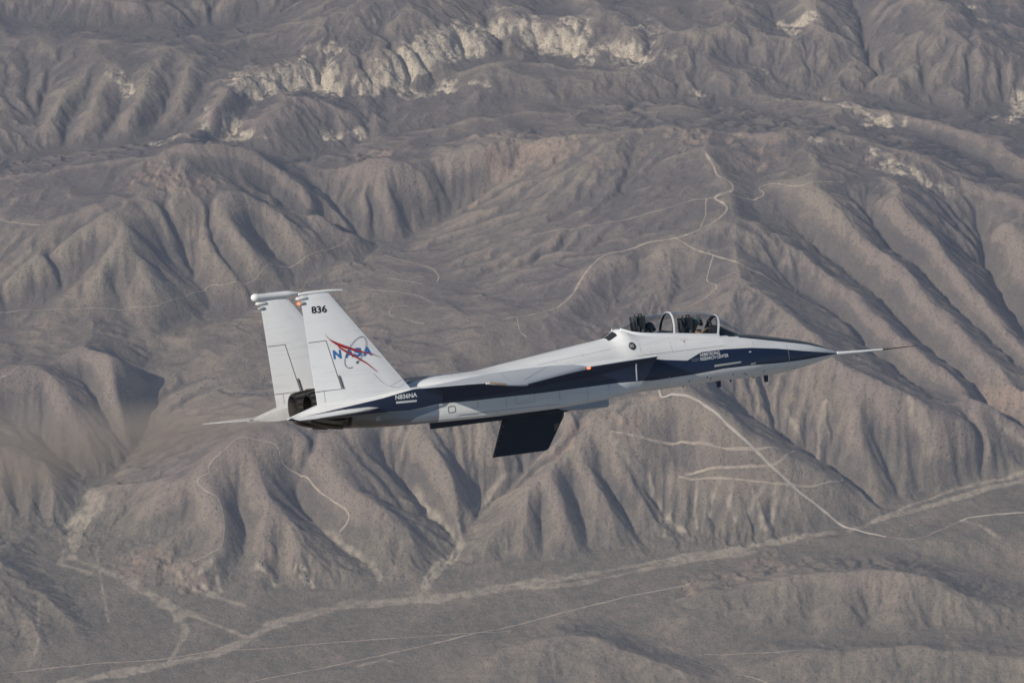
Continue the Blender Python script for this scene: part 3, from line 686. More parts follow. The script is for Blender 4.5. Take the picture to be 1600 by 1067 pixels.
# ---------------------------------------------------------------- desert scrub: thousands of bushes, one mass
def make_scrub(n=46000):
    rs = np.random.RandomState(11)
    X = rs.uniform(-1450, 1450, n*3); Y = rs.uniform(5900, 9200, n*3)
    dens = fbm(X/260.0, Y/260.0, 3)+0.25*fbm(X/60.0, Y/60.0, 2)+0.12
    keep = rs.rand(n*3) < np.clip(0.35+1.5*dens, 0.05, 1)
    X, Y = X[keep][:n], Y[keep][:n]; Zs = height_at(X, Y)-CAM_H
    i = np.clip(np.searchsorted(gx, X), 0, len(gx)-1); j = np.clip(np.searchsorted(gy, Y), 0, len(gy)-1)
    ok = cover[j, i, 0] < 0.2; X, Y, Zs = X[ok], Y[ok], Zs[ok]; n = len(X)
    base = np.array([(1, 0, 0), (0.3, 0.95, 0), (-0.8, 0.6, 0), (-0.8, -0.6, 0), (0.3, -0.95, 0), (0.45, 0.1, 0.8), (-0.35, 0.35, 0.9), (-0.1, -0.45, 0.75)], np.float32)
    tri = np.array([(0, 1, 5), (1, 6, 5), (1, 2, 6), (2, 3, 6), (3, 7, 6), (3, 4, 7), (4, 5, 7), (4, 0, 5), (5, 6, 7)], np.int32)
    s = (0.5+1.0*rs.rand(n)**3).astype(np.float32); a = rs.rand(n)*6.283
    c, d = np.cos(a)[:, None], np.sin(a)[:, None]
    bx = base[None, :, 0]*c-base[None, :, 1]*d; by = base[None, :, 0]*d+base[None, :, 1]*c
    jit = 1+0.35*(rs.rand(n, 8)-0.5)
    co = np.stack([X[:, None]+bx*s[:, None]*jit*1.2, Y[:, None]+by*s[:, None]*jit*1.2, Zs[:, None]-0.3+base[None, :, 2]*s[:, None]*jit*1.5], -1).astype(np.float32)
    f = (tri[None]+(np.arange(n)*8)[:, None, None]).reshape(-1, 3).astype(np.int32)
    me = bpy.data.meshes.new('desert_scrub'); me.vertices.add(n*8); me.vertices.foreach_set('co', co.ravel())
    me.loops.add(f.size); me.loops.foreach_set('vertex_index', f.ravel()); me.polygons.add(len(f))
    me.polygons.foreach_set('loop_start', np.arange(0, f.size, 3, dtype=np.int32)); me.polygons.foreach_set('loop_total', np.full(len(f), 3, np.int32)); me.update()
    g = G('scrub_leaf'); pos = g.add('NewGeometry').outputs['Position']
    g.link(g.mix(g.noise(pos, 1/40.0, 3), (0.055, 0.055, 0.038), (0.115, 0.10, 0.07)), g.b.inputs['Base Color']); g.b.inputs['Roughness'].default_value = 1.0
    me.materials.append(g.m); o = bpy.data.objects.new('desert_scrub', me); col.objects.link(o)
    tag(o, 'low dark desert bushes dotted over the slopes', kind='stuff')
make_scrub()
# ---------------------------------------------------------------- haze: one closed box of even, pale air
def make_haze():
    x, y0, y1, z0, z1 = 16500.0, -9500.0, 26500.0, float(hz.min())-CAM_H-1.0, 40.0
    v = [(-x, y0, z0), (x, y0, z0), (x, y1, z0), (-x, y1, z0), (-x, y0, z1), (x, y0, z1), (x, y1, z1), (-x, y1, z1)]
    fs = [(0, 3, 2, 1), (4, 5, 6, 7), (0, 1, 5, 4), (1, 2, 6, 5), (2, 3, 7, 6), (3, 0, 4, 7)]
    me = bpy.data.meshes.new('haze'); me.from_pydata(v, [], fs); me.update()
    g = G('haze_air'); g.n.remove(g.b)
    pv = g.add('VolumePrincipled'); pv.inputs['Color'].default_value = (0.66, 0.77, 1.0, 1); pv.inputs['Density'].default_value = HAZE
    pv.inputs['Anisotropy'].default_value = 0.0
    g.link(pv.outputs[0], g.out.inputs['Volume'])
    me.materials.append(g.m); o = bpy.data.objects.new('haze', me); col.objects.link(o); tag(o, 'pale blue haze filling the air', kind='stuff')
HAZE = 2.2e-5
make_haze()
# ---------------------------------------------------------------- the jet
# local axes of the jet: x forward (10 m minus the station s aft of the nose), y to port, z up
JET = Matrix(((0.91356, -0.38956, -0.11683, 0.88083), (0.398, 0.79724, 0.45388, 94.65721), (-0.08367, -0.46115, 0.88337, -52.02155), (0, 0, 0, 1)))
jet = bpy.data.objects.new('research_jet', None); col.objects.link(jet); jet.matrix_world = JET
jet.empty_display_size = 1.0
tag(jet, 'white and blue twin-tailed research jet flying nose-up above the desert mountains', 'jet')
def J(s, w, z): return (10.0-s, -w, z)
def simple(name, c, rough=0.45, metal=0.0, spec=0.5, emit=None, strength=0.0):
    g = G(name); g.b.inputs['Base Color'].default_value = (*c, 1); g.b.inputs['Roughness'].default_value = rough
    g.b.inputs['Metallic'].default_value = metal; g.b.inputs['Specular IOR Level'].default_value = spec
    if emit: g.b.inputs['Emission Color'].default_value = (*emit, 1); g.b.inputs['Emission Strength'].default_value = strength
    return g.m
WHITE, BLUE = (0.75, 0.75, 0.73), (0.0125, 0.0225, 0.056)
def grime(g, base, co, amount=0.16, panels=True):
    """faint streaks along the airflow and blotches of handling dirt"""
    mp = g.add('Mapping'); g.link(co, mp.inputs[0]); mp.inputs['Scale'].default_value = (0.5, 3.0, 5.0)
    a = g.noise(mp.outputs[0], 1.6, 6, 0.65); b = g.noise(co, 5.0, 4, 0.6)
    f = g.math('MULTIPLY', g.math('ADD', g.ramp(a, 0.48, 0.8), g.math('MULTIPLY', g.ramp(b, 0.55, 0.8), 0.5)), amount, clamp=True)
    if not panels: return g.mix(f, base, (0.20, 0.18, 0.15))
    # skin panels: slight mismatch of tone from sheet to sheet and faint seams
    sw = g.add('SeparateXYZ'); g.link(co, sw.inputs[0]); cb = g.add('CombineXYZ'); g.link(sw.outputs[0], cb.inputs[0])
    g.link(g.math('ADD', sw.outputs[2], g.math('MULTIPLY', sw.outputs[1], 0.35)), cb.inputs[1])
    br = g.add('TexBrick', offset=0.37, squash=0.7, squash_frequency=3); g.link(cb.outputs[0], br.inputs['Vector'])
    br.inputs['Scale'].default_value = 1.0; br.inputs['Brick Width'].default_value = 0.83; br.inputs['Row Height'].default_value = 0.37; br.inputs['Mortar Size'].default_value = 0.006; br.inputs['Mortar Smooth'].default_value = 0.4
    br.inputs['Color1'].default_value = (1, 1, 1, 1); br.inputs['Color2'].default_value = (0.925, 0.93, 0.935, 1); br.inputs['Mortar'].default_value = (0.83, 0.83, 0.83, 1)
    mu = g.add('Mix', data_type='RGBA', blend_type='MULTIPLY'); mu.inputs[0].default_value = 1.0; g.put(mu.inputs[6], base); g.link(br.outputs['Color'], mu.inputs[7])
    return g.mix(f, mu.outputs[2], (0.20, 0.18, 0.15))
def body_paint():
    g = G('airframe_paint'); co = g.add('TexCoord').outputs['Object']
    sp = g.add('SeparateXYZ'); g.link(co, sp.inputs[0])
    s = g.math('SUBTRACT', 10.0, sp.outputs[0]); aw = g.math('ABSOLUTE', sp.outputs[1]); z = sp.outputs[2]
    up = g.curve(s, [(0, 0.0), (0.35, 0.05), (1.42, 0.221), (2.36, 0.397), (3.29, 0.524), (4.23, 0.59), (5.05, 0.587), (5.55, 0.395), (6.3, 0.50), (6.8, 0.60), (6.9, 0.645), (8.0, 0.625), (9.3, 0.60), (14.4, 0.60), (14.8, 0.612), (15.8, 0.462), (17.06, 0.34), (18.7, 0.19)], -1, 3)
    lo = g.curve(s, [(0, -0.003), (1.48, -0.048), (2.45, -0.043), (3.38, 0.0), (4.33, 0.01), (5.29, -0.04), (6.74, -0.064), (7.36, -0.014), (8.3, 0.025), (10.7, 0.022), (12.96, 0.059), (14.06, 0.098), (14.94, 0.02), (15.75, 0.06), (17.0, 0.10), (18.7, 0.10)], -1, 3)
    blk = g.curve(s, [(0, 0.05), (0.3, 0.14), (0.55, 0.215), (1.2, 0.40), (1.96, 0.555), (2.65, 0.69), (3.2, 0.80), (3.6, 0.88), (3.75, 2.9), (18.7, 2.9)], -1, 3)
    def edge(a, b): return g.math('MULTIPLY_ADD', g.math('SUBTRACT', a, b), 160.0, 0.5, clamp=True)
    below = edge(up, z); above = edge(z, lo)
    blue = g.math('MULTIPLY', below, above)
    nr = g.add('SeparateXYZ'); g.link(g.add('TexCoord').outputs['Normal'], nr.inputs[0])
    outer = g.math('MAXIMUM', edge(14.3, s), edge(g.math('MULTIPLY', nr.outputs[1], sp.outputs[1]), 0.0))   # tail booms are blue on their outer flanks only
    blue = g.math('MULTIPLY', blue, outer)
    deck = g.math('MULTIPLY', edge(s, g.math('MULTIPLY_ADD', g.math('POWER', g.math('DIVIDE', aw, 1.25), 6.0), 0.5, 13.80)), g.math('MULTIPLY', edge(z, 0.62), edge(1.42, aw)))
    blue = g.math('MAXIMUM', blue, deck)
    metal = g.math('MULTIPLY', edge(s, 14.02), edge(lo, z))
    c = grime(g, (*WHITE, 1), co, 0.14)
    c = g.mix(metal, c, g.mix(g.ramp(s, 14.2, 16.2), (0.30, 0.33, 0.38), (0.20, 0.175, 0.15)))
    c = g.mix(blue, c, (*BLUE, 1)); c = g.mix(edge(z, blk), c, (0.013, 0.014, 0.018, 1))
    g.link(c, g.b.inputs['Base Color'])
    g.link(g.math('MULTIPLY_ADD', g.noise(co, 3.0, 4), 0.2, 0.26), g.b.inputs['Roughness']); g.b.inputs['Coat Weight'].default_value = 0.15
    g.link(g.math('MULTIPLY', metal, 0.6), g.b.inputs['Metallic'])
    return g.m
def plain_paint(name, c, amount=0.14, rough=0.34):
    g = G(name); co = g.add('TexCoord').outputs['Object']
    g.link(grime(g, (*c, 1), co, amount, False), g.b.inputs['Base Color']); g.b.inputs['Roughness'].default_value = rough
    return g.m
M = dict(body=body_paint(), white=plain_paint('white_paint', WHITE), wing=plain_paint('wing_grey_paint', (0.48, 0.50, 0.525), 0.25, 0.42), fin=plain_paint('fin_white_paint', (0.79, 0.79, 0.775), 0.16),
    black=simple('fixture_black', (0.021, 0.025, 0.034), 0.45, spec=0.4), dark=simple('cockpit_black', (0.016, 0.017, 0.02), 0.6), gap=simple('panel_gap', (0.10, 0.10, 0.10), 0.8), gapf=simple('panel_gap_faint', (0.42, 0.42, 0.42), 0.8),
    nozzle=simple('nozzle_metal', (0.06, 0.056, 0.052), 0.42, 0.85), petal=simple('nozzle_petal', (0.16, 0.14, 0.12), 0.38, 0.9), burnt=simple('burnt_metal', (0.10, 0.085, 0.065), 0.5, 0.8), throat=simple('throat_black', (0.006, 0.006, 0.006), 0.9),
    navy=simple('antenna_navy', (0.02, 0.026, 0.05), 0.4), letter=simple('letter_white', (0.72, 0.73, 0.74), 0.5), dim=simple('letter_grey_blue', (0.20, 0.23, 0.29), 0.5), ink=simple('number_black', (0.012, 0.012, 0.013), 0.5),
    red=simple('emblem_red', (0.36, 0.03, 0.035), 0.45), emblue=simple('emblem_blue', (0.04, 0.16, 0.40), 0.45), line=simple('emblem_line', (0.12, 0.13, 0.17), 0.5), strip=simple('formation_strip', (0.36, 0.38, 0.36), 0.5), tan=simple('strip_tan', (0.42, 0.30, 0.20), 0.6),
    beacon=simple('beacon_glow', (0.6, 0.08, 0.03), 0.3, emit=(1.0, 0.22, 0.08), strength=1.6), lens=simple('light_lens', (0.45, 0.46, 0.47), 0.15), warn=simple('warning_red', (0.45, 0.12, 0.12), 0.5), sand=simple('patch_khaki', (0.10, 0.10, 0.065), 0.6))
def mesh(name, verts, faces, mat, parent=jet, smooth=38, flip=False):
    me = bpy.data.meshes.new(name); me.from_pydata([tuple(v) for v in verts], [], faces); me.validate()
    bm = bmesh.new(); bm.from_mesh(me); bmesh.ops.remove_doubles(bm, verts=bm.verts, dist=0.0004); bmesh.ops.recalc_face_normals(bm, faces=bm.faces)
    if flip: bmesh.ops.reverse_faces(bm, faces=bm.faces)
    bm.to_mesh(me); bm.free()
    if smooth:
        me.polygons.foreach_set('use_smooth', np.ones(len(me.polygons), bool)); me.set_sharp_from_angle(angle=R(smooth))
    me.materials.append(M[mat] if isinstance(mat, str) else mat)
    o = bpy.data.objects.new(name, me); col.objects.link(o); o.parent = parent
    return o
def rings(secs, closed=True, cap0=True, cap1=True):
    """faces that join rings of equal length"""
    v = [q for r in secs for q in r]; n = len(secs[0]); f = []
    for k in range(len(secs)-1):
        for i in range(n if closed else n-1):
            j = (i+1) % n; f.append((k*n+i, k*n+j, (k+1)*n+j, (k+1)*n+i))
    if cap0: f.append(tuple(range(n))[::-1])
    if cap1: f.append(tuple(range((len(secs)-1)*n, len(secs)*n)))
    return v, f
def interp(tab, s):
    a = np.array(tab, float); return [float(np.interp(s, a[:, 0], a[:, k])) for k in range(1, a.shape[1])]
def pch(tab, s):
    """smooth table lookup (monotone cubic)"""
    a = np.array(tab, float); x = a[:, 0]; out = []
    i = int(np.clip(np.searchsorted(x, s)-1, 0, len(x)-2)); h = x[i+1]-x[i]; t = (s-x[i])/h
    for k in range(1, a.shape[1]):
        y = a[:, k]; d = np.diff(y)/np.diff(x)
        def m(j):
            if j == 0: return d[0]
            if j == len(x)-1: return d[-1]
            return 0 if d[j-1]*d[j] <= 0 else 2*d[j-1]*d[j]/(d[j-1]+d[j])
        m0, m1 = m(i), m(i+1)
        out.append((2*t**3-3*t*t+1)*y[i]+(t**3-2*t*t+t)*h*m0+(-2*t**3+3*t*t)*y[i+1]+(t**3-t*t)*h*m1)
    return out
# ---- fuselage with the spine: s, top, bottom, half width, height of the widest line, squareness
BODY = [(0, .012, -.012, .012, 0, 2), (.12, .085, -.045, .075, .015, 2), (.3, .175, -.09, .155, .035, 2), (.6, .315, -.155, .265, .07, 2), (1.2, .52, -.27, .44, .11, 2), (1.96, .70, -.36, .60, .15, 2.1), (2.65, .85, -.385, .70, .2, 2.2),
    (3.2, .955, -.385, .76, .24, 2.5), (3.7, .99, -.37, .79, .28, 2.8), (4.27, 1.055, -.36, .82, .3, 3.0), (5.0, 1.145, -.365, .85, .3, 3.1), (5.7, 1.235, -.38, .88, .32, 3.1), (6.5, 1.33, -.39, .92, .34, 3.0), (6.9, 1.40, -.39, .95, .36, 2.8), (7.15, 1.475, -.39, .97, .38, 2.6), (7.35, 1.575, -.39, .99, .4, 2.4),
    (7.55, 1.50, -.39, 1.0, .42, 2.3), (7.8, 1.35, -.38, 1.03, .46, 2.3), (8.5, 1.265, -.34, 1.16, .54, 2.2), (9.78, 1.116, -.2, 1.42, .6, 2.1), (10.84, .995, -.2, 1.6, .61, 2.0), (12.1, .865, -.2, 1.72, .6, 2.0), (12.8, .872, -.2, 1.74, .6, 2.2), (13.8, .915, -.2, 1.7, .58, 2.4), (14.6, .93, -.2, 1.6, .52, 2.6), (15.6, .90, -.1, 1.4, .45, 2.8), (16.5, .86, .0, 1.2, .42, 2.8)]
def body_ring(s, n=36):
    zt, zb, hw, zc, ex = pch(BODY, s); out = []
    for k in range(n):
        t = 2*math.pi*k/n; c, d = math.cos(t), math.sin(t)
        w = hw*math.copysign(abs(d)**(2/ex), d); z = zc+((zt-zc) if c > 0 else (zc-zb))*math.copysign(abs(c)**(2/ex), c)
        out.append(J(s, w, z))
    return out
stations = sorted(set([0, .03, .07, .12, .2, .3, .45]+[round(.6+.15*k, 3) for k in range(107)]+[16.5]))
bv, bf = rings([body_ring(s) for s in stations])
def in_cockpit(face):
    c = sum((Vector(bv[i]) for i in face), Vector())/len(face); s = 10-c.x
    return 3.55 < s < 7.02 and abs(c.y) < 0.44 and c.z > interp([(r[0], r[1]) for r in BODY], s)[0]-0.09
fuselage = mesh('fuselage', bv, [f for f in bf if not in_cockpit(f)], 'body')
# radome seam and pitot boom
def tube(name, pts, radii, mat, parent=jet, n=12, smooth=40):
    P = [Vector(p) for p in pts]; secs = []
    for k, p in enumerate(P):
        t = (P[min(k+1, len(P)-1)]-P[max(k-1, 0)]).normalized(); u = t.orthogonal().normalized(); v = t.cross(u)
        if k: # keep the frame from twisting
            u = (pu-t*pu.dot(t)).normalized(); v = t.cross(u)
        pu = u
        secs.append([p+(u*math.cos(a)+v*math.sin(a))*radii[k] for a in (2*math.pi*i/n for i in range(n))])
    v_, f_ = rings(secs); return mesh(name, v_, f_, mat, parent, smooth)
boom = tube('pitot_boom', [J(.04, 0, 0), J(-.1, 0, -.005), J(-.7, 0, -.03), J(-1.55, 0, -.06)], [.062, .055, .044, .03], 'white')
tube('probe_tip', [J(-1.5, 0, -.058), J(-1.62, 0, -.062), J(-2.3, 0, -.072), J(-2.78, 0, -.08)], [.028, .018, .014, .006], 'dark', boom)
# ---- engine nacelles with raked intakes
NAC = [  # s: inner w, top z, glove edge w, glove edge z, side w, chamfer foot z, bottom z
    (6.84, .98, .70, 1.62, .655, 1.58, .60, -.36), (7.5, .97, .72, 1.74, .65, 1.66, .45, -.385), (8.3, .95, .74, 1.85, .635, 1.72, .36, -.44), (9.0, .9, .74, 1.93, .62, 1.74, .30, -.455), (10.25, .8, .74, 1.97, .61, 1.74, .225, -.50), (12.1, .72, .73, 1.97, .61, 1.74, .12, -.495),
    (13.2, .68, .72, 1.97, .61, 1.74, .12, -.465), (14.0, .62, .7, 1.95, .61, 1.73, .12, -.44), (14.6, .55, .68, 1.85, .60, 1.70, .13, -.42), (15.3, .4, .66, 1.62, .56, 1.55, .12, -.39), (16.0, .2, .7, 1.42, .52, 1.38, .12, -.345), (16.6, .1, .78, 1.24, .5, 1.22, .15, -.255)]
def nac_ring(s, sg, grow=0.0):
    wi, zt, wo, ze, ws, zc, zb = interp(NAC, s)
    g = grow
    pts = [(wi+g, zt-g), ((wi+wo)/2, zt-.01-g), (wo-.12-g, ze+.05-g), (wo-g, ze-g), (wo-.015-g, ze-.045-g), (ws+.03-g, zc+.07), (ws-g, zc), (ws-g, (zc+zb)/2), (ws-.015-g, zb+.2), (ws-.08-g, zb+.075+g), (ws-.2-g, zb+.012+g), (ws-.4, zb+g), ((wi+ws)/2, zb+g), (wi+.12+g, zb+g), (wi+.02+g, zb+.1+g), (wi+g, (zt+zb)/2)]
    k = max(0.0, 1-(s-6.84)/2.4); out = []
    for w, z in pts:
        d = max(0.0, .655-z); out.append(J(s+k*(.62*d+.28*d*d), w*sg, z))
    return out
ns = [6.84, 6.95, 7.1, 7.3]+[7.5+.25*k for k in range(37)]
nacelles = []
for sg in (1, -1):
    v, f = rings([nac_ring(s, sg) for s in ns], cap0=False)
    inner = [nac_ring(s, sg, .045) for s in (6.84, 7.4, 8.2)]
    n0 = len(v); v2, f2 = rings(inner, cap0=False, cap1=False)
    v += v2; f += [tuple(i+n0 for i in q) for q in f2]; f += [(i, (i+1) % 16, n0+(i+1) % 16, n0+i) for i in range(16)]
    nac = mesh('nacelle', v, f, 'body', smooth=30); nacelles.append(nac)
    back = nac_ring(8.15, sg, .05); mesh('dark_duct_cap', back, [tuple(range(16))], 'throat', nac, 0)  # flat near-black cap paints in the darkness deep inside the intake
# ---- tail booms that carry fins and tailplanes
BOOM = [(13.9, 1.2, .66, 1.6, .64, 1.90, .60, .05), (14.8, 1.2, .68, 1.65, .66, 1.97, .618, .02), (15.8, 1.25, .62, 1.68, .60, 1.97, .468, .02), (17.06, 1.32, .5, 1.7, .54, 1.95, .345, .06), (17.7, 1.42, .42, 1.72, .49, 1.92, .285, .09), (18.2, 1.58, .30, 1.74, .34, 1.85, .235, .13), (18.62, 1.72, .205, 1.75, .215, 1.78, .195, .17)]
def boom_ring(s, sg):
    wi, zi, wm, zm, wo, zo, zb = interp(BOOM, s)
    return [J(s, w*sg, z) for w, z in ((wi, zi), (wm-.1, zm+.01), (wm+.08, zm), (wo, zo), (wo-.005, zo-.03), (wo-.03, (zo+zb)/2), (wo-.12, zb), (wi+.05, zb), (wi, (zi+zb)/2))]
for sg in (1, -1):
    v, f = rings([boom_ring(s, sg) for s in np.arange(13.9, 18.63, .118)]); mesh('tail_boom', v, f, 'body', smooth=32)
# ---- wings
def wing_sec(w, le, te, zl, zt, th, camber, sg):
    up, dn = [], []
    for c in (0, .015, .05, .12, .25, .4, .55, .7, .85, 1.0):
        t = th*(2.97*math.sqrt(c)-1.26*c-3.52*c*c+2.84*c**3-1.03*c**4)*.5*2 if c < 1 else .006
        mid = zl+(zt-zl)*c+camber*4*c*(1-c)
        up.append(J(le+(te-le)*c, w*sg, mid+t*.62)); dn.append(J(le+(te-le)*c, w*sg, mid-t*.38))
    return up+dn[::-1][:-1]
WING = [(1.5, 8.9, 14.60, .56, .60, .27, .05), (1.95, 9.22, 14.58, .565, .605, .25, .05), (2.6, 9.80, 14.57, .555, .61, .20, .055), (3.5, 10.64, 14.55, .535, .62, .155, .055), (4.5, 11.56, 14.53, .505, .63, .115, .05), (5.4, 12.38, 14.50, .475, .637, .085, .04), (6.1, 13.02, 14.48, .455, .642, .06, .03), (6.3, 13.35, 14.47, .475, .642, .05, .025), (6.47, 13.85, 14.46, .54, .642, .035, .012), (6.52, 14.2, 14.45, .60, .642, .02, .003)]
for sg in (1, -1):
    v, f = rings([wing_sec(*r, sg) for r in WING]); wing = mesh('wing', v, f, 'wing', smooth=40)
    def on_wing(s, w, lift=.006):
        k = interp(WING, w); le, te, zl, zt, th, ca = k; c = max(0.0, min(1.0, (s-le)/(te-le)))
        t = th*(2.97*math.sqrt(c)-1.26*c-3.52*c*c+2.84*c**3-1.03*c**4)
        return J(s, w*sg, zl+(zt-zl)*c+ca*4*c*(1-c)+t*.62+lift)
    def wing_line(pts, width=.02, mat='gapf'):
        v_, f_ = [], []
        for (s0, w0), (s1, w1) in zip(pts[:-1], pts[1:]):
            n = 10; d = Vector((s1-s0, w1-w0)).normalized(); nx, ny = -d.y*width/2, d.x*width/2; b0 = len(v_)
            for k in range(n+1):
                t = k/n; s_, w_ = s0+(s1-s0)*t, w0+(w1-w0)*t
                v_ += [on_wing(s_+nx, w_+ny), on_wing(s_-nx, w_-ny)]
            f_ += [(b0+2*k, b0+2*k+1, b0+2*k+3, b0+2*k+2) for k in range(n)]
        return mesh('panel_line', v_, f_, mat, wing, 0)
    wing_line([(13.35, 2.0), (13.45, 4.0), (14.5, 4.0)]); wing_line([(13.45, 4.15), (13.7, 5.7), (14.45, 5.7)]); wing_line([(10.6, 2.0), (12.9, 5.6)]); wing_line([(12.1, 2.0), (13.4, 5.6)])
    # raked tip: pale edge cap with a tan formation strip let into it
    def tip_bar(name, s0, s1, lift, half, mat):
        pts = []
        for k in range(6):
            s_ = s0+(s1-s0)*k/5; w_ = float(np.interp(s_, [13.02, 13.35, 13.85, 14.2, 14.45], [6.1, 6.3, 6.47, 6.52, 6.53])); pts.append(Vector(on_wing(s_, min(w_, 6.519), lift)))
        return tube(name, pts, [half]*6, mat, wing, 8)
    tip_bar('tip_edge', 13.04, 14.44, -.012, .028, 'letter'); tip_bar('formation_light', 13.85, 14.35, -.004, .036, 'tan')
    # anti-collision beacon in the leading edge
    bp = Vector(J(9.33, sg*2.08, .575)); vs, fs = [], []
    bm = bmesh.new(); bmesh.ops.create_uvsphere(bm, u_segments=14, v_segments=9, radius=1.0); bm.verts.ensure_lookup_table()
    vs = [bp+Vector((q.co.x*.07, q.co.y*.06, q.co.z*.04)) for q in bm.verts]; fs = [tuple(x.index for x in q.verts) for q in bm.faces]; bm.free()
    mesh('beacon', vs, fs, 'beacon' if sg > 0 else 'lens', wing)
# ---- tailplanes with the leading-edge notch
def plate(outline_w, zc, name, mat, sg, parent=jet):
    """outline_w: (w, leading edge s, trailing edge s, thickness)"""
    secs = []
    for w, le, te, th in outline_w:
        secs.append([J(le, w*sg, zc), J(le+(te-le)*.12, w*sg, zc+th*.42), J(le+(te-le)*.42, w*sg, zc+th*.5), J(te, w*sg, zc+.006), J(te, w*sg, zc-.006), J(le+(te-le)*.42, w*sg, zc-th*.5), J(le+(te-le)*.12, w*sg, zc-th*.42)])
    v, f = rings(secs); return mesh(name, v, f, mat, parent, 40)
for sg in (1, -1):
    st = plate([(1.85, 15.82, 18.50, .14), (2.0, 15.98, 18.54, .14), (2.88, 16.98, 18.78, .10), (2.9, 16.74, 18.785, .10), (3.6, 17.56, 18.98, .07), (4.15, 18.2, 19.13, .045), (4.3, 18.55, 19.17, .03)], .215, 'tailplane', 'fin', sg)
    tube('pivot_fairing', [J(16.7, sg*1.93, .215), J(17.0, sg*1.97, .215), J(17.6, sg*1.97, .215), J(18.2, sg*1.9, .215)], [.03, .10, .10, .02], 'body', st)
# ---- fins, rudders and tip pods
def fin_le(z): return float(np.interp(z, [.2, .613, 3.631, 3.66], [14.49, 14.787, 16.965, 16.99]))
def fin_te(z): return float(np.interp(z, [.2, .52, 3.679], [17.70, 17.69, 17.824]))
def fin_hinge(z): return float(np.interp(z, [.87, 2.29], [16.92, 17.22]))
def fin_th(z): return float(np.interp(z, [.2, 3.66], [.17, .06]))
def fin_half(s, z):
    c = (s-fin_le(z))/(fin_te(z)-fin_le(z)); return fin_th(z)*.5*float(np.interp(c, [0, .1, .4, .65, 1], [0, .55, 1, .85, .1]))
def fin_strip(z0, z1, a, b, w0, n=5, m=12):
    """closed slab of the fin between two chord lines a(z), b(z)"""
    secs = []
    for k in range(n+1):
        z = z0+(z1-z0)*k/n; ss = [a(z)+(b(z)-a(z))*(i/m) for i in range(m+1)]
        secs.append([J(s, w0+fin_half(s, z), z) for s in ss]+[J(s, w0-fin_half(s, z)-.001, z) for s in ss[::-1]])
    return rings(secs)
def join(*parts):
    v, f = [], []
    for pv, pf in parts: n = len(v); v += pv; f += [tuple(i+n for i in q) for q in pf]
    return v, f
fins = []
for sg in (1, -1):
    w0 = 1.75*sg; gapz = .012
    v, f = join(fin_strip(.2, .875-gapz, fin_le, fin_te, w0), fin_strip(.875-gapz, 2.285+gapz, fin_le, lambda z: fin_hinge(z)-.012, w0), fin_strip(2.285+gapz, 3.65, fin_le, fin_te, w0))
    fin = mesh('fin', v, f, 'fin', smooth=40); fins.append(fin)
    v, f = fin_strip(.875, 2.285, lambda z: fin_hinge(z)+.006, fin_te, w0); mesh('rudder', v, f, 'fin', fin, 40)
    if sg > 0:
        tube('tip_rod', [J(17.86, w0, 3.68), J(17.7, w0, 3.685), J(17.0, w0, 3.69), J(16.53, w0, 3.665)], [.035, .05, .042, .022], 'white', fin)
    else:
        tube('tip_pod', [J(18.08, w0, 3.755), J(18.05, w0, 3.755), J(17.98, w0, 3.755), J(17.9, w0, 3.75), J(17.85, w0, 3.75), J(17.0, w0, 3.75), J(16.85, w0, 3.745), J(16.7, w0, 3.74), J(16.5, w0, 3.735)], [.03, .085, .115, .115, .10, .10, .085, .05, .012], 'white', fin, 16)
    for zz, l0, l1, rr, mt in ((3.56, 17.95, 17.60, .052, 'white'), (3.415, 17.90, 17.68, .048, 'strip')):
        p = tube('light_pod', [J(l0+.02, w0, zz), J(l0-.02, w0, zz), J(l0-.06, w0, zz), J(l1+.05, w0, zz), J(l1, w0, zz)], [.012, rr*.8, rr, rr, .02], mt, fin)
    if sg > 0: tube('tail_light', [J(17.945, w0, 3.42), J(17.90, w0, 3.42), J(17.86, w0, 3.42)], [.015, .045, .048], 'beacon', fin)
    # rudder actuator fairing
    for side in (1, -1):
        zs = (.88, 1.0, 1.22, 1.26); hw = []
        pts = [(fin_hinge(z)-.035, z) for z in zs]
        v = []; 
        for s_, z in pts: v += [J(s_-.035, w0+side*(fin_half(s_, z)+.004), z), J(s_, w0+side*(fin_half(s_, z)+.035), z), J(s_+.035, w0+side*(fin_half(s_, z)+.004), z)]
        mesh('rudder_actuator', v, [(3*k+i, 3*k+i+1, 3*k+i+4, 3*k+i+3) for k in range(3) for i in (0, 1)], 'gap', fin, 0)
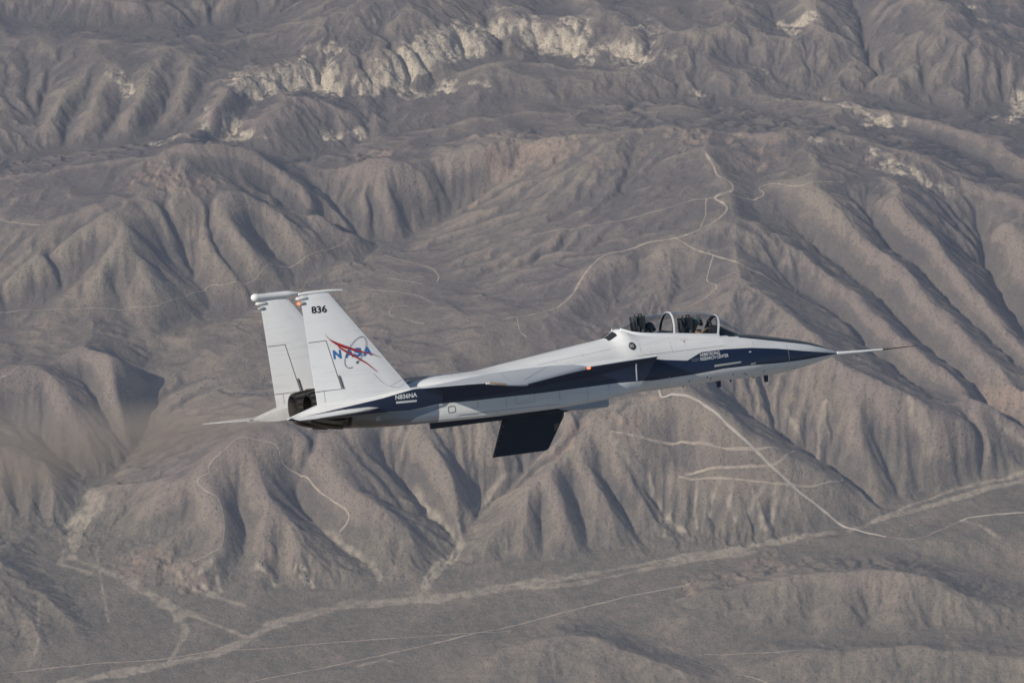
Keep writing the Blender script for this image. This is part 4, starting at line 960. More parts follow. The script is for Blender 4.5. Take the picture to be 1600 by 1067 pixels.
# ---- engine nozzles: petals round a dark throat
for sg in (1, -1):
    w0 = .64*sg; secs = []; N = 32
    prof = [(16.3, .56, .30), (16.6, .575, .33), (16.95, .55, .355), (17.3, .49, .39), (17.6, .405, .42), (17.59, .375, .42), (17.2, .40, .40), (16.9, .34, .37)]
    for s_, r_, zc in prof: secs.append([J(s_, w0+r_*math.sin(2*math.pi*i/N), zc+r_*math.cos(2*math.pi*i/N)) for i in range(N)])
    v, f = rings(secs); noz = mesh('nozzle', v, f, 'nozzle', smooth=50)
    v, f = [], []
    for i in range(14):                                       # raised petals and pushrods
        a0, a1 = 2*math.pi*(i+.12)/14, 2*math.pi*(i+.72)/14
        vv = []
        for s_, r_, zc in ((16.72, .592, .335), (17.0, .565, .36), (17.3, .51, .39), (17.57, .43, .418)):
            for a in (a0, (a0+a1)/2, a1): vv.append(J(s_, w0+(r_+(.022 if a not in (a0, a1) else 0))*math.sin(a), zc+(r_+(.022 if a not in (a0, a1) else 0))*math.cos(a)))
        mesh('petal', vv, [(3*k+j, 3*k+j+1, 3*k+j+4, 3*k+j+3) for k in range(3) for j in (0, 1)], 'petal' if i % 3 else 'burnt', noz, 0)
    ring = [J(16.55, w0+.60*math.sin(2*math.pi*i/N), .33+.60*math.cos(2*math.pi*i/N)) for i in range(N)]; ring2 = [J(16.68, w0+.60*math.sin(2*math.pi*i/N), .335+.60*math.cos(2*math.pi*i/N)) for i in range(N)]
    v, f = rings([ring, ring2]); mesh('nozzle_ring', v, f, 'burnt', noz)
    for i in range(7):
        a = 2*math.pi*(i+.5)/7
        tube('push_rod', [J(16.6, w0+.63*math.sin(a), .335+.63*math.cos(a)), J(17.05, w0+.60*math.sin(a+.06), .37+.60*math.cos(a+.06))], [.02, .016], 'petal', noz, 6)
    v = [J(16.95, w0+.34*math.sin(2*math.pi*i/N), .37+.34*math.cos(2*math.pi*i/N)) for i in range(N)]; mesh('flame_holder', v, [tuple(range(N))], 'throat', noz, 0)
# dark engine deck between the fins
secs = []
for s_, hw, zt in ((15.9, 1.25, .885), (16.3, 1.25, .875), (16.7, 1.2, .83), (16.95, 1.1, .76)):
    secs.append([J(s_, -hw, .3), J(s_, -hw*.98, zt-.14), J(s_, -hw*.6, zt), J(s_, 0, zt-.06), J(s_, hw*.6, zt), J(s_, hw*.98, zt-.14), J(s_, hw, .3)])
v, f = rings(secs); mesh('engine_deck', v, f, 'burnt', smooth=30)
# ---- black flight-test fixture on the centreline
def slab(name, outline, half, mat, parent=jet, round_=0.35):
    """outline in (s, z), thickness tapering to the edges"""
    n = len(outline); c = Vector((sum(p[0] for p in outline)/n, sum(p[1] for p in outline)/n))
    v = []
    for k, w in ((1.0, half*round_), (.90, half), (.90, -half), (1.0, -half*round_)):
        v += [J(c.x+(p[0]-c.x)*(k if w not in (half, -half) else .9), w, c.y+(p[1]-c.y)*(1 if abs(w) < half else .97)) for p in outline]
    f = []
    for r_ in range(3): f += [(r_*n+i, r_*n+(i+1) % n, (r_+1)*n+(i+1) % n, (r_+1)*n+i) for i in range(n)]
    f += [(3*n+i, 3*n+(i+1) % n, (i+1) % n, i) for i in range(n)]
    f += [tuple(range(n, 2*n))[::-1], tuple(range(2*n, 3*n))]
    return mesh(name, v, f, mat, parent, 0)
fixture = slab('test_fixture', [(9.46, -.40), (9.40, -.60), (9.38, -.68), (13.65, -.665), (13.64, -.40)], .17, 'black')
tube('fixture_nose', [J(9.44, 0, -.60), J(9.1, 0, -.595), J(8.75, 0, -.585), J(8.55, 0, -.58)], [.10, .06, .03, .008], 'black', fixture)
slab('fixture_fin', [(11.35, -.66), (11.80, -1.735), (10.16, -1.742), (10.04, -1.715), (9.96, -1.62), (9.40, -.80), (9.38, -.66)], .13, 'black', fixture)
v = [J(s_, .134, z) for s_, z in ((9.78, -.98), (9.60, -.98), (9.70, -1.18), (9.80, -1.18))]; mesh('patch', [Vector(q) for q in v], [(0, 1, 2, 3)], 'sand', fixture, 0)
for q0, q1 in (((10.4, -.70), (10.75, -1.70)), ((9.55, -.90), (11.42, -.90)), ((10.05, -1.66), (11.72, -1.68))):
    d_ = Vector((q1[0]-q0[0], q1[1]-q0[1])).normalized()*.006
    mesh('fixture_seam', [J(q0[0]-d_.y, .1335, q0[1]+d_.x), J(q0[0]+d_.y, .1335, q0[1]-d_.x), J(q1[0]+d_.y, .1335, q1[1]-d_.x), J(q1[0]-d_.y, .1335, q1[1]+d_.x)], [(0, 1, 2, 3)], 'navy', fixture, 0)
for k in range(4): tube('bolt', [J(9.62+.11*k, .155, -.64), J(9.62+.11*k, .175, -.64)], [.010, .009], 'strip', fixture, 6)
for k in range(5): tube('bolt', [J(11.40+.09*k, .10, -.86-.2*k), J(11.40+.09*k, .135, -.86-.2*k)], [.009, .008], 'strip', fixture, 6)
# grey fairing ahead of it under the belly
secs = []
for s_, hw, z0 in ((8.1, .52, -.665), (8.15, .55, -.68), (9.0, .55, -.672), (9.45, .4, -.62), (9.75, .2, -.50)):
    secs.append([J(s_, -hw, -.38), J(s_, -hw, z0+.04), J(s_, -hw+.08, z0), J(s_, hw-.08, z0), J(s_, hw, z0+.04), J(s_, hw, -.38)])
v, f = rings(secs); mesh('belly_fairing', v, f, plain_paint('fairing_grey', (0.34, 0.38, 0.46)), smooth=30)
# belly between the nacelles
secs = [[J(s_, -1.2, .2), J(s_, -1.2, zb), J(s_, 1.2, zb), J(s_, 1.2, .2)] for s_, zb in ((7.9, -.36), (8.5, -.43), (10.3, -.48), (12.5, -.47), (14.5, -.40), (16.3, -.26))]
v, f = rings(secs); mesh('belly', v, f, 'body', smooth=20)
# ---- blade antennas under the nose
def blade(outline, name='antenna', mat='navy', half=.02): return slab(name, outline, half, mat, round_=.5)
blade([(4.245, -.34), (4.09, -.34), (4.115, -.555), (4.245, -.555)]); blade([(2.635, -.36), (2.475, -.36), (2.505, -.585), (2.625, -.585)]); blade([(3.80, -.34), (3.74, -.34), (3.745, -.45), (3.775, -.45)]); blade([(5.40, -.36), (5.34, -.36), (5.35, -.41), (5.38, -.41)]); blade([(3.02, -.37), (2.96, -.37), (2.97, -.42), (3.0, -.42)])
# ---------------------------------------------------------------- cockpit, canopy and crew
def sill(s): return pch([(r[0], r[1]) for r in BODY], s)[0]
CAN = [(3.17, .975, .05), (3.33, 1.13, .22), (3.675, 1.345, .36), (4.02, 1.535, .44), (4.45, 1.715, .48), (4.77, 1.80, .50), (5.23, 1.855, .51), (5.64, 1.893, .51), (6.35, 1.88, .50), (6.76, 1.80, .47), (7.1, 1.68, .40), (7.32, 1.59, .30)]
def arch(s, grow=0.0, lean=0.0, n=18):
    zt, hw = pch(CAN, s); z0 = sill(s)-.045; out = []
    for k in range(n+1):
        t = math.pi*k/n; zz = math.sin(t)
        out.append(J(s-lean*zz, (hw+grow)*math.cos(t)*(1 if zz < .02 else 1), z0+(zt-z0+grow)*zz**.85))
    return out
def glass_material():
    g = G('canopy_glass'); g.n.remove(g.b)
    tr = g.add('BsdfTransparent'); tr.inputs[0].default_value = (0.92, 0.945, 0.96, 1)
    gl = g.add('BsdfGlossy'); gl.inputs['Roughness'].default_value = 0.03; gl.inputs['Color'].default_value = (0.9, 0.95, 1, 1)
    fr = g.add('Fresnel'); fr.inputs['IOR'].default_value = 1.45
    mx = g.add('MixShader'); g.link(g.math('MINIMUM', g.math('MULTIPLY', fr.outputs[0], 1.0), 0.30), mx.inputs[0]); g.link(tr.outputs[0], mx.inputs[1]); g.link(gl.outputs[0], mx.inputs[2])
    g.link(mx.outputs[0], g.out.inputs['Surface']); return g.m
M['glass'] = glass_material()
lean = .2
def open_loft(name, ss, mat, leans):
    v, f = rings([arch(s, 0, l) for s, l in zip(ss, leans)], closed=False, cap0=False, cap1=False); return mesh(name, v, f, mat, jet, 60)
windscreen = open_loft('windscreen', list(np.linspace(3.19, 4.22, 10)), 'glass', list(np.linspace(0, lean, 10)))
canopy = open_loft('canopy', list(np.linspace(4.26, 7.31, 26)), 'glass', list(np.linspace(lean, 0, 26)))
def bow(name, s, l, width, mat, grow0, grow1, parent):
    """a hoop of rectangular section following the canopy"""
    rs = [arch(s-width/2, grow0, l), arch(s-width/2, grow1, l), arch(s+width/2, grow1, l), arch(s+width/2, grow0, l)]
    n = len(rs[0]); v = [q for r in rs for q in r]; f = []
    for a in range(4):
        b = (a+1) % 4; f += [(a*n+i, a*n+i+1, b*n+i+1, b*n+i) for i in range(n-1)]
    f += [(0, n, 2*n, 3*n), (n-1, 4*n-1, 3*n-1, 2*n-1)]
    return mesh(name, v, f, mat, parent, 35)
b1 = bow('canopy_bow', 4.24, lean, .06, 'letter', -.008, .010, canopy); bow('bow_liner', 4.25, lean, .085, 'dark', -.05, -.009, b1)
b2 = bow('canopy_bow', 5.70, lean*.5, .055, 'letter', -.008, .010, canopy); bow('bow_liner', 5.705, lean*.5, .07, 'dark', -.03, -.009, b2)
for sg in (1, -1):                                            # white canopy rail
    secs = []
    for s_ in np.linspace(4.2, 7.36, 24):
        hw = pch(CAN, min(s_, 7.31))[1]; z = sill(s_)
        secs.append([J(s_, sg*(hw-.03), z-.06), J(s_, sg*(hw+.035), z-.075), J(s_, sg*(hw+.03), z+.012), J(s_, sg*(hw-.02), z+.02)])
    v, f = rings(secs); mesh('canopy_rail', v, f, 'letter', canopy, 35)
# tub, coamings, consoles
secs = [[J(s_, -.44, sill(s_)-.05), J(s_, -.40, sill(s_)-.75), J(s_, .40, sill(s_)-.75), J(s_, .44, sill(s_)-.05)] for s_ in np.linspace(3.5, 7.1, 14)]
v, f = rings(secs, closed=False, cap0=False, cap1=False); v0 = len(v); f += [(0, 1, 2, 3), (v0-4, v0-3, v0-2, v0-1)]
tub = mesh('cockpit_tub', v, f, 'dark', smooth=0)
secs = []
for s_, hw, dz in ((3.42, .20, .015), (3.7, .33, .14), (4.0, .40, .27), (4.2, .42, .30), (4.28, .42, .24)):
    z = sill(s_); secs.append([J(s_, -hw, z-.08), J(s_, -hw*.9, z+dz*.55), J(s_, -hw*.4, z+dz), J(s_, hw*.4, z+dz), J(s_, hw*.9, z+dz*.55), J(s_, hw, z-.08)])
v, f = rings(secs); mesh('instrument_coaming', v, f, 'dark', tub, 30)
secs = []
for s_, hw, dz in ((5.45, .30, .0), (5.6, .36, .10), (5.9, .38, .12), (6.0, .38, .06)):
    z = sill(s_); secs.append([J(s_, -hw, z-.3), J(s_, -hw*.9, z+dz*.5), J(s_, 0, z+dz), J(s_, hw*.9, z+dz*.5), J(s_, hw, z-.3)])
v, f = rings(secs); mesh('rear_coaming', v, f, 'dark', tub, 30)
tube('head_up_display', [J(4.22, .10, sill(4.2)+.26), J(4.26, .10, sill(4.2)+.40), J(4.3, .0, sill(4.2)+.44), J(4.26, -.10, sill(4.2)+.40), J(4.22, -.10, sill(4.2)+.26)], [.03]*5, 'dark', tub, 8)
def box(name, s0, s1, w0, w1, z0, z1, mat, parent, bev=.02):
    bm = bmesh.new(); bmesh.ops.create_cube(bm, size=1.0)
    for q in bm.verts: q.co = Vector(J(s0+(s1-s0)*(q.co.x+.5), w0+(w1-w0)*(q.co.y+.5), z0+(z1-z0)*(q.co.z+.5)))
    bmesh.ops.bevel(bm, geom=list(bm.edges), offset=bev, segments=2, affect='EDGES', profile=.6)
    bmesh.ops.recalc_face_normals(bm, faces=bm.faces); me = bpy.data.meshes.new(name); bm.to_mesh(me); bm.free()
    me.materials.append(M[mat]); o = bpy.data.objects.new(name, me); col.objects.link(o); o.parent = parent; return o
M['seat'] = simple('seat_fabric', (0.030, 0.034, 0.036), .8); M['strap'] = simple('harness_grey', (0.25, 0.25, 0.22), .7)
for s0, dz in ((4.98, 0.0), (6.55, .02)):                      # ejection seats
    z0 = sill(s0)
    seat = box('ejection_seat', s0-.02, s0+.16, -.23, .23, z0-.62, z0+.22, 'seat', tub, .04)
    box('headrest', s0-.06, s0+.20, -.17, .17, z0+.20+dz, z0+.47+dz, 'seat', seat, .05); box('seat_pan', s0-.50, s0, -.24, .24, z0-.66, z0-.50, 'seat', seat, .03)
    for sg in (1, -1):
        box('seat_rail', s0+.14, s0+.24, sg*.15-.03, sg*.15+.03, z0-.6, z0+.40+dz, 'dark', seat, .01); tube('canopy_breaker', [J(s0+.10, sg*.13, z0+.42+dz), J(s0+.08, sg*.13, z0+.58+dz)], [.03, .02], 'dark', seat, 8)
    tube('handle_loop', [J(s0-.02, -.10, z0+.46+dz), J(s0-.03, -.10, z0+.58+dz), J(s0-.03, .10, z0+.58+dz), J(s0-.02, .10, z0+.46+dz)], [.022]*4, 'dark', seat, 8)
    box('warning_label', s0+.02, s0+.08, .225, .236, z0+.06, z0+.13, 'strap', seat, .003)
# ---- crew: one skinned body each, helmet, visor, mask and harness as clothing
def person(label, s0, zh, suit, helmet_c, arm_up):
    root = bpy.data.objects.new('person', None); col.objects.link(root)
    z0 = sill(s0)
    # joints: (s, w, z, radius)
    pel = (s0-.14, 0, z0-.46); hs, hz_ = s0-.30, zh
    jt = {'pelvis': (pel, .15), 'waist': ((s0-.12, 0, z0-.26), .14), 'chest': ((s0-.13, 0, z0-.02), .16), 'neck': ((s0-.18, 0, z0+.13), .065), 'skull': ((hs+.03, 0, hz_-.03), .095), 'crown': ((hs+.02, 0, hz_+.05), .09)}
    ed = [('pelvis', 'waist'), ('waist', 'chest'), ('chest', 'neck'), ('neck', 'skull'), ('skull', 'crown')]
    for sg, n in ((1, 'r'), (-1, 'l')):
        fore = arm_up and sg > 0
        jt['sh'+n] = ((s0-.13, sg*.19, z0+.05), .075); jt['el'+n] = ((s0-.24, sg*.30, z0-.20) if not fore else (s0-.25, sg*.31, z0-.02), .052); jt['wr'+n] = ((s0-.52, sg*.20, z0-.22) if not fore else (s0-.44, sg*.25, z0+.10), .036); jt['pa'+n] = ((s0-.60, sg*.17, z0-.21) if not fore else (s0-.53, sg*.22, z0+.12), .036)
        jt['hip'+n] = ((s0-.20, sg*.10, z0-.48), .10); jt['kn'+n] = ((s0-.62, sg*.15, z0-.36), .07); jt['an'+n] = ((s0-.80, sg*.14, z0-.66), .05); jt['to'+n] = ((s0-.98, sg*.14, z0-.66), .04)
        ed += [('chest', 'sh'+n), ('sh'+n, 'el'+n), ('el'+n, 'wr'+n), ('wr'+n, 'pa'+n), ('pelvis', 'hip'+n), ('hip'+n, 'kn'+n), ('kn'+n, 'an'+n), ('an'+n, 'to'+n)]
        for q in range(5):                                     # fingers, thumb on the inner side
            p0 = Vector(jt['pa'+n][0]); off = (-.03+.017*q) if q < 4 else -.03*sg
            a = p0+Vector((-.05, off, .0)) if q < 4 else p0+Vector((-.01, -.045*sg, .015)); b = a+Vector((-.035 if q < 4 else -.03, 0, -.02-.004*q))
            jt['f%s%d' % (n, q)] = (tuple(a), .0095); jt['g%s%d' % (n, q)] = (tuple(b), .008); ed += [('pa'+n, 'f%s%d' % (n, q)), ('f%s%d' % (n, q), 'g%s%d' % (n, q))]
    names = list(jt); me = bpy.data.meshes.new('flight_suit'); me.from_pydata([J(*jt[k][0]) for k in names], [(names.index(a), names.index(b)) for a, b in ed], [])
    tmp = bpy.data.objects.new('tmp', me); col.objects.link(tmp)
    md = tmp.modifiers.new('skin', 'SKIN'); md.use_smooth_shade = True
    for k, sv in zip(names, me.skin_vertices[0].data): sv.radius = (jt[k][1], jt[k][1]); sv.use_root = (k == 'pelvis')
    tmp.modifiers.new('sub', 'SUBSURF').levels = 1
    dg = bpy.context.evaluated_depsgraph_get(); dg.update(); bodym = bpy.data.meshes.new_from_object(tmp.evaluated_get(dg)); bpy.data.objects.remove(tmp)
    bodym.name = 'body'; bodym.materials.clear(); bodym.materials.append(simple('suit', suit, .85)); body = bpy.data.objects.new('body', bodym); col.objects.link(body); body.parent = root
    def ball(name, c, r, mat, cut=None):
        bm = bmesh.new(); bmesh.ops.create_uvsphere(bm, u_segments=20, v_segments=14, radius=1.0)
        if cut: bmesh.ops.delete(bm, geom=[f_ for f_ in bm.faces if cut(f_.calc_center_median())], context='FACES')
        for q in bm.verts: q.co = Vector(J(*c))+Vector((q.co.x*r[0], q.co.y*r[1], q.co.z*r[2]))
        m_ = bpy.data.meshes.new(name); bm.to_mesh(m_); bm.free(); m_.polygons.foreach_set('use_smooth', np.ones(len(m_.polygons), bool)); m_.materials.append(mat)
        o = bpy.data.objects.new(name, m_); col.objects.link(o); o.parent = root; return o
    hm = simple('helmet_shell', helmet_c, .3); hel = ball('helmet', (hs, 0, hz_+.02), (.155, .128, .15), hm, lambda c: c.z < -.75)
    v_ = ball('visor', (hs-.035, 0, hz_+.015), (.142, .118, .10), simple('visor_dark', (.012, .016, .02), .06)); v_.parent = root
    ball('oxygen_mask', (hs-.14, 0, hz_-.075), (.07, .055, .06), simple('mask_rubber', (.05, .055, .05), .7))
    box('survival_vest', s0-.29, s0-.02, -.17, .17, z0-.25, z0+.07, 'seat', root, .05)
    for sg in (1, -1): tube('harness_strap', [J(s0-.30, sg*.09, z0-.2), J(s0-.30, sg*.09, z0+.04), J(s0-.14, sg*.08, z0+.16), J(s0+.0, sg*.07, z0+.18)], [.016]*4, 'strap', root, 6)
    root.matrix_world = JET
    tag(root, label, 'person', 'crew in the cockpit'); return root
person('pilot in tan flight suit and grey-green helmet in the front seat', 4.97, 1.49, (0.30, 0.19, 0.10), (0.13, 0.16, 0.14), True)
person('crew member in dark helmet and dark suit in the rear seat', 6.56, 1.50, (0.05, 0.055, 0.045), (0.030, 0.035, 0.055), False)
# ---------------------------------------------------------------- markings, panel lines and small fittings laid on the skin
bpy.context.view_layer.update()
def tree_of(objs):
    vs, fs = [], []
    for o in objs:
        n = len(vs); vs += [q.co.copy() for q in o.data.vertices]; fs += [tuple(i+n for i in p.vertices) for p in o.data.polygons]
    return BVHTree.FromPolygons(vs, fs)
skin = tree_of([o for o in jet.children if o.name.split('.')[0] in ('fuselage', 'nacelle', 'tail_boom')])
def lay(s, z, lift=.008):
    """point of the starboard skin at station s and height z"""
    hit = skin.ray_cast(Vector(J(s, 6.0, z)), Vector((0, 1, 0)))
    if hit[0] is None: return Vector(J(s, 1.0, z))
    return hit[0]-Vector((0, lift, 0))
def patch(name, outline, mat, parent, sub=1, lift=.008):
    """a flat outline (s, z) pressed onto the skin, as a fan of strips"""
    n = len(outline)
    if n == 4:
        v = []; K = 6
        for a in range(K+1):
            for b in range(K+1):
                u, t = a/K, b/K; p = [outline[0][k]*(1-u)*(1-t)+outline[1][k]*u*(1-t)+outline[2][k]*u*t+outline[3][k]*(1-u)*t for k in (0, 1)]
                v.append(lay(*p, lift))
        f = [(a*(K+1)+b, (a+1)*(K+1)+b, (a+1)*(K+1)+b+1, a*(K+1)+b+1) for a in range(K) for b in range(K)]
    else:
        v = [lay(*p, lift) for p in outline]; f = [tuple(range(n))]
    return mesh(name, v, f, mat, parent, 60)
def skin_line(pts, width, mat, parent, name='panel_line', lift=.006):
    v, f = [], []
    for (s0, z0), (s1, z1) in zip(pts[:-1], pts[1:]):
        d = Vector((s1-s0, z1-z0)); n = max(2, int(d.length/.12)); d.normalize(); nx, nz = -d.y*width/2, d.x*width/2; b = len(v)
        for k in range(n+1):
            t = k/n; s_, z_ = s0+(s1-s0)*t, z0+(z1-z0)*t; v += [lay(s_+nx, z_+nz, lift), lay(s_-nx, z_-nz, lift)]
        f += [(b+2*k, b+2*k+1, b+2*k+3, b+2*k+2) for k in range(n)]
    return mesh(name, v, f, mat, parent, 0)
def text_mesh(txt, bold):
    cu = bpy.data.curves.new('txt', 'FONT'); cu.body = txt; cu.size = 1.0; cu.offset = bold; cu.resolution_u = 4; cu.fill_mode = 'BOTH'
    o = bpy.data.objects.new('txt', cu); col.objects.link(o); dg = bpy.context.evaluated_depsgraph_get(); dg.update()
    me = bpy.data.meshes.new_from_object(o.evaluated_get(dg)); bpy.data.objects.remove(o)
    v = [(q.co.x, q.co.y) for q in me.vertices]; f = [tuple(p.vertices) for p in me.polygons]; bpy.data.meshes.remove(me)
    x0, x1 = min(q[0] for q in v), max(q[0] for q in v); y0, y1 = min(q[1] for q in v), max(q[1] for q in v)
    return [((a-x0)/(x1-x0), (b-y0)/(y1-y0)) for a, b in v], f
def lettering(name, txt, sA, zA, sB, zB, height, mat, parent, place, bold=.0, shear=0.0):
    """text from station sA to sB (read nose-ward) with the given cap height"""
    v, f = text_mesh(txt, bold)
    pts = [place(sA+(sB-sA)*a+shear*b, zA+(zB-zA)*a+height*b) for a, b in v]
    return mesh(name, pts, f, mat, parent, 0)
FW = 1.75
def on_fin(s, z, lift=.007): return Vector(J(s, FW+fin_half(s, z)+lift, z))
fin_r = fins[0]; nac_r = nacelles[0]
lettering('tail_number', '836', 17.545, 3.095, 17.09, 3.085, .205, 'ink', fin_r, on_fin, .025)
for ch, s0, s1, z0 in (('N', 17.06, 16.82, 1.742), ('A', 16.71, 16.43, 1.735), ('S', 16.445, 16.19, 1.735), ('A', 16.15, 15.87, 1.725)):
    lettering('emblem_letter', ch, s0, z0, s1, z0-.005, .25, 'emblue', fin_r, on_fin, .045)
def fin_poly(name, up, lo, mat, lift=.010):
    n = len(up); v = [on_fin(*p, lift) for p in up]+[on_fin(*p, lift) for p in lo]
    return mesh(name, v, [(i, i+1, n+i+1, n+i) for i in range(n-1)], mat, fin_r, 0)
fin_poly('emblem_swoosh', [(17.244, 2.484), (17.112, 2.318), (16.888, 2.195), (16.694, 2.10), (16.435, 1.985), (16.108, 1.845), (15.844, 1.756), (15.602, 1.617)], [(17.244, 2.480), (17.099, 2.270), (16.898, 2.105), (16.704, 2.010), (16.443, 1.910), (16.113, 1.803), (15.847, 1.730), (15.602, 1.612)], 'red')
fin_poly('emblem_swoosh', [(16.883, 2.10), (16.645, 1.942), (16.393, 1.768), (16.079, 1.531), (15.787, 1.243)], [(16.872, 2.04), (16.67, 1.880), (16.40, 1.705), (16.084, 1.490), (15.79, 1.225)], 'red')
def fin_line(pts, width, mat, name='panel_line', curve=False, lift=.012):
    if curve: pts = [(q.x, q.y) for q in smooth_line([(p[0], p[1]) for p in pts], .04)]
    v, f = [], []
    for (s0, z0), (s1, z1) in zip(pts[:-1], pts[1:]):
        d = Vector((s1-s0, z1-z0)).normalized(); nx, nz = -d.y*width/2, d.x*width/2; b = len(v)
        v += [on_fin(s0+nx, z0+nz, lift), on_fin(s0-nx, z0-nz, lift), on_fin(s1-nx, z1-nz, lift), on_fin(s1+nx, z1+nz, lift)]; f.append((b, b+1, b+2, b+3))
    return mesh(name, v, f, mat, fin_r, 0)
fin_line([(16.518, 1.451), (16.60, 1.440), (16.673, 1.45), (16.746, 1.548), (16.726, 1.707), (16.635, 1.889), (16.471, 2.096), (16.281, 2.241), (16.104, 2.279), (16.021, 2.205), (16.024, 2.045), (16.106, 1.861), (16.25, 1.668), (16.367, 1.562)], .017, 'line', 'emblem_orbit', True)
fin_line([(16.34, 1.60), (16.40, 1.545)], .05, 'line', 'emblem_orbit')
fin_line([(15.914, 1.194), (15.704, 0.943), (15.482, 0.788), (15.213, 0.723), (14.994, 0.811), (14.847, 0.874)], .010, 'gapf', curve=True); fin_line([(15.448, .784), (14.976, .954)], .010, 'gapf'); fin_line([(16.55, 3.05), (15.35, 1.40)], .008, 'gapf')
for fo, w0 in ((fins[0], 1.75), (fins[1], -1.75)):            # rudder outline seams
    def seam(pts, width):
        v, f = [], []
        for (s0, z0), (s1, z1) in zip(pts[:-1], pts[1:]):
            d = Vector((s1-s0, z1-z0)).normalized(); nx, nz = -d.y*width/2, d.x*width/2; b = len(v)
            for s_, z_ in ((s0+nx, z0+nz), (s0-nx, z0-nz), (s1-nx, z1-nz), (s1+nx, z1+nz)): v.append(Vector(J(s_, w0+fin_half(s_, z_)+.004, z_)))
            f.append((b, b+1, b+2, b+3))
        mesh('panel_line', v, f, 'gap', fo, 0)
    seam([(17.74, 2.285), (17.22, 2.29)], .018); seam([(17.22, 2.29), (16.92, .875)], .020); seam([(16.92, .87), (17.68, .88)], .014); seam([(17.45, .56), (17.45, .86)], .008)
# registration and names
lettering('registration', 'N836NA', 15.395, .375, 14.715, .378, .135, 'letter', jet, lay, .03)
patch('registration_bar', [(15.385, .262), (14.737, .240), (14.735, .300), (15.383, .322)], 'letter', jet)
lettering('name_lettering', 'ARMSTRONG', 5.11, .462, 4.42, .462, .098, 'letter', jet, lay, .012); lettering('name_lettering', 'RESEARCH CENTER', 5.10, .338, 4.14, .345, .098, 'letter', jet, lay, .012); lettering('name_lettering', 'FLIGHT', 5.40, .340, 5.13, .338, .095, 'dim', jet, lay, .0)  # FLIGHT set in a darker grey-blue than the other letters
patch('formation_light', [(4.66, .097), (3.735, .117), (3.73, .165), (4.655, .160)], 'strip', jet)
# warning triangle, vent, rear-canopy louvre
v = [lay(s_, z_, .009) for s_, z_ in ((5.63, 1.045), (5.40, 1.02), (5.525, .835))]; tri = mesh('warning_triangle', v, [(0, 1, 2)], simple('warning_pale', (0.62, 0.50, 0.48), .5), jet, 0)
mesh('warning_centre', [lay(s_, z_, .012) for s_, z_ in ((5.56, .99), (5.50, .985), (5.525, .93))], [(0, 1, 2)], 'warn', tri, 0)
vc = lay(7.30, 1.03, .0); ring_ = [lay(7.30+.115*math.sin(2*math.pi*i/24), 1.03+.115*math.cos(2*math.pi*i/24), .012) for i in range(24)]
vent = mesh('air_vent', ring_+[vc-Vector((0, -.01, 0))], [(i, (i+1) % 24, 24) for i in range(24)], 'dark', jet, 0)
for k in (-.05, 0, .05): mesh('vent_slat', [lay(7.30+k-.012, .95, .014), lay(7.30+k+.012, .95, .014), lay(7.30+k+.012, 1.11, .014), lay(7.30+k-.012, 1.11, .014)], [(0, 1, 2, 3)], 'gap', vent, 0)
for sg in (1, -1): 
    q = []
    for a in range(5):
        for b_ in range(5):
            u, t = a/4, b_/4; s_ = (7.82+.06*t)*(1-u)+(7.52+.05*t)*u; w_ = .03+.46*t
            h_ = skin.ray_cast(Vector(J(s_, w_*sg, 3.0)), Vector((0, 0, -1))); q.append(h_[0]+Vector((0, -.004*sg, .008)))
    mesh('exhaust_louvre', q, [(a*5+b_, a*5+b_+1, a*5+b_+6, a*5+b_+5) for a in range(4) for b_ in range(4)], 'dark', jet, 0)
# panel lines on the flank
for pts in ([(14.02, .09), (14.02, -.40)], [(13.4, -.30), (10.2, -.36)], [(12.8, .05), (12.8, -.30)], [(11.9, .04), (11.9, -.32)], [(11.6, .04), (11.6, -.2), (11.0, -.2), (11.0, .03)], [(10.2, .02), (10.2, -.36)], [(9.3, .02), (9.3, -.38)], [(8.6, .02), (8.6, -.40)], [(12.8, -.34), (13.4, -.30), (13.4, -.40)], [(12.2, -.33), (12.2, -.42)]): skin_line(pts, .014, 'gapf', nac_r)
hx = [(13.72, -.035), (13.62, -.022), (13.52, -.03), (13.50, -.11), (13.52, -.19), (13.62, -.205), (13.72, -.20), (13.72, -.035)]; skin_line(hx, .020, 'gap', nac_r, 'hatch_outline')
for pts in ([(7.05, 1.30), (7.05, .70)], [(6.0, 1.12), (6.0, .72)], [(3.2, .80), (3.2, .55)], [(2.0, .6), (2.0, -.2)], [(6.2, .0), (6.2, -.25)], [(5.4, -.08), (5.4, -.28)], [(4.6, -.05), (4.6, -.28)], [(7.2, .72), (4.2, .70)], [(8.0, 1.02), (10.6, .84)], [(9.0, .90), (9.0, 1.1)]): skin_line(pts, .012, 'gapf', fuselage)
skin_line([(7.62, .515), (7.63, .02)], .05, 'letter', nac_r, 'lit_inlet_edge', .012)  # white strip paints in the sunlit edge at the inlet gap
for s_, z_ in ((5.5, -.2), (4.9, -.16), (4.75, -.22), (4.0, -.17), (3.6, -.2), (3.5, -.24), (2.9, -.2)): patch('drain_mark', [(s_, z_), (s_-.035, z_), (s_-.035, z_-.05), (s_, z_-.05)], 'gap', fuselage)
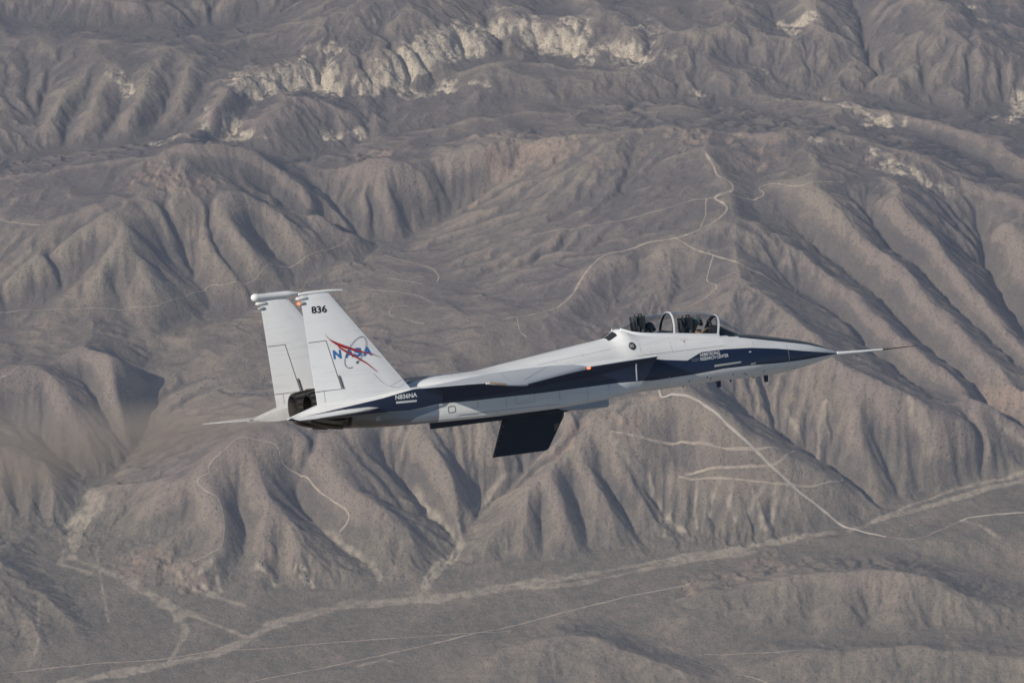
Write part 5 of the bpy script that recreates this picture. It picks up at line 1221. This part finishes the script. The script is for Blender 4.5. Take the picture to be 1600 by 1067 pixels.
patch('sensor_port', [(3.42, .40), (3.34, .40), (3.34, .425), (3.42, .425)], 'letter', jet); patch('sensor_port', [(3.40, .02), (3.22, .035), (3.22, .075), (3.40, .06)], 'strip', jet); patch('bay_mark', [(15.85, -.03), (15.72, -.03), (15.72, -.17), (15.85, -.17)], 'strip', jet)
# ---------------------------------------------------------------- exhaust smoke trailing from the nozzles
def make_smoke():
    secs = []
    for s_, r_ in ((17.75, .62), (18.5, .75), (21, 1.1), (24, 1.6), (28, 2.25), (33, 3.0), (40, 4.0)):
        secs.append([J(s_, 1.5*r_*math.sin(2*math.pi*i/20), .30-.010*(s_-17.7)+r_*math.cos(2*math.pi*i/20)) for i in range(20)])
    v, f = rings(secs); g = G('smoke_air'); g.n.remove(g.b)
    co = g.add('TexCoord').outputs['Object']; sp = g.add('SeparateXYZ'); g.link(co, sp.inputs[0])
    t = g.math('SUBTRACT', -7.7, sp.outputs[0])               # metres aft of the nozzles
    rad = g.curve(t, [(0, .60), (.8, .72), (3.3, 1.05), (6.3, 1.55), (10.3, 2.2), (15.3, 2.95), (22.3, 3.9)], 0, 7)
    dz = g.math('SUBTRACT', sp.outputs[2], g.math('MULTIPLY_ADD', t, -.010, .30)); dy = g.math('DIVIDE', sp.outputs[1], 1.5)
    q = g.math('DIVIDE', g.math('SQRT', g.math('ADD', g.math('MULTIPLY', dz, dz), g.math('MULTIPLY', dy, dy))), rad)
    mp = g.add('Mapping'); g.link(co, mp.inputs[0]); mp.inputs['Scale'].default_value = (.35, 1, 1)
    n = g.noise(mp.outputs[0], .9, 3, .55)
    d = g.math('MULTIPLY', g.ramp(q, 1.0, .15), g.ramp(n, .25, .75)); d = g.math('MULTIPLY', d, g.curve(t, [(0, .22), (.8, .70), (4.0, .80), (9.0, .48), (15.0, .28), (22.3, .16)], 0, 1))
    pv = g.add('VolumePrincipled'); pv.inputs['Color'].default_value = (.60, .52, .455, 1); g.link(d, pv.inputs['Density']); pv.inputs['Anisotropy'].default_value = .1
    g.link(pv.outputs[0], g.out.inputs['Volume'])
    o = mesh('exhaust_smoke', v, f, g.m, None, 0); o.matrix_world = JET; tag(o, 'thin brown exhaust smoke trailing behind the jet', kind='stuff')
make_smoke()
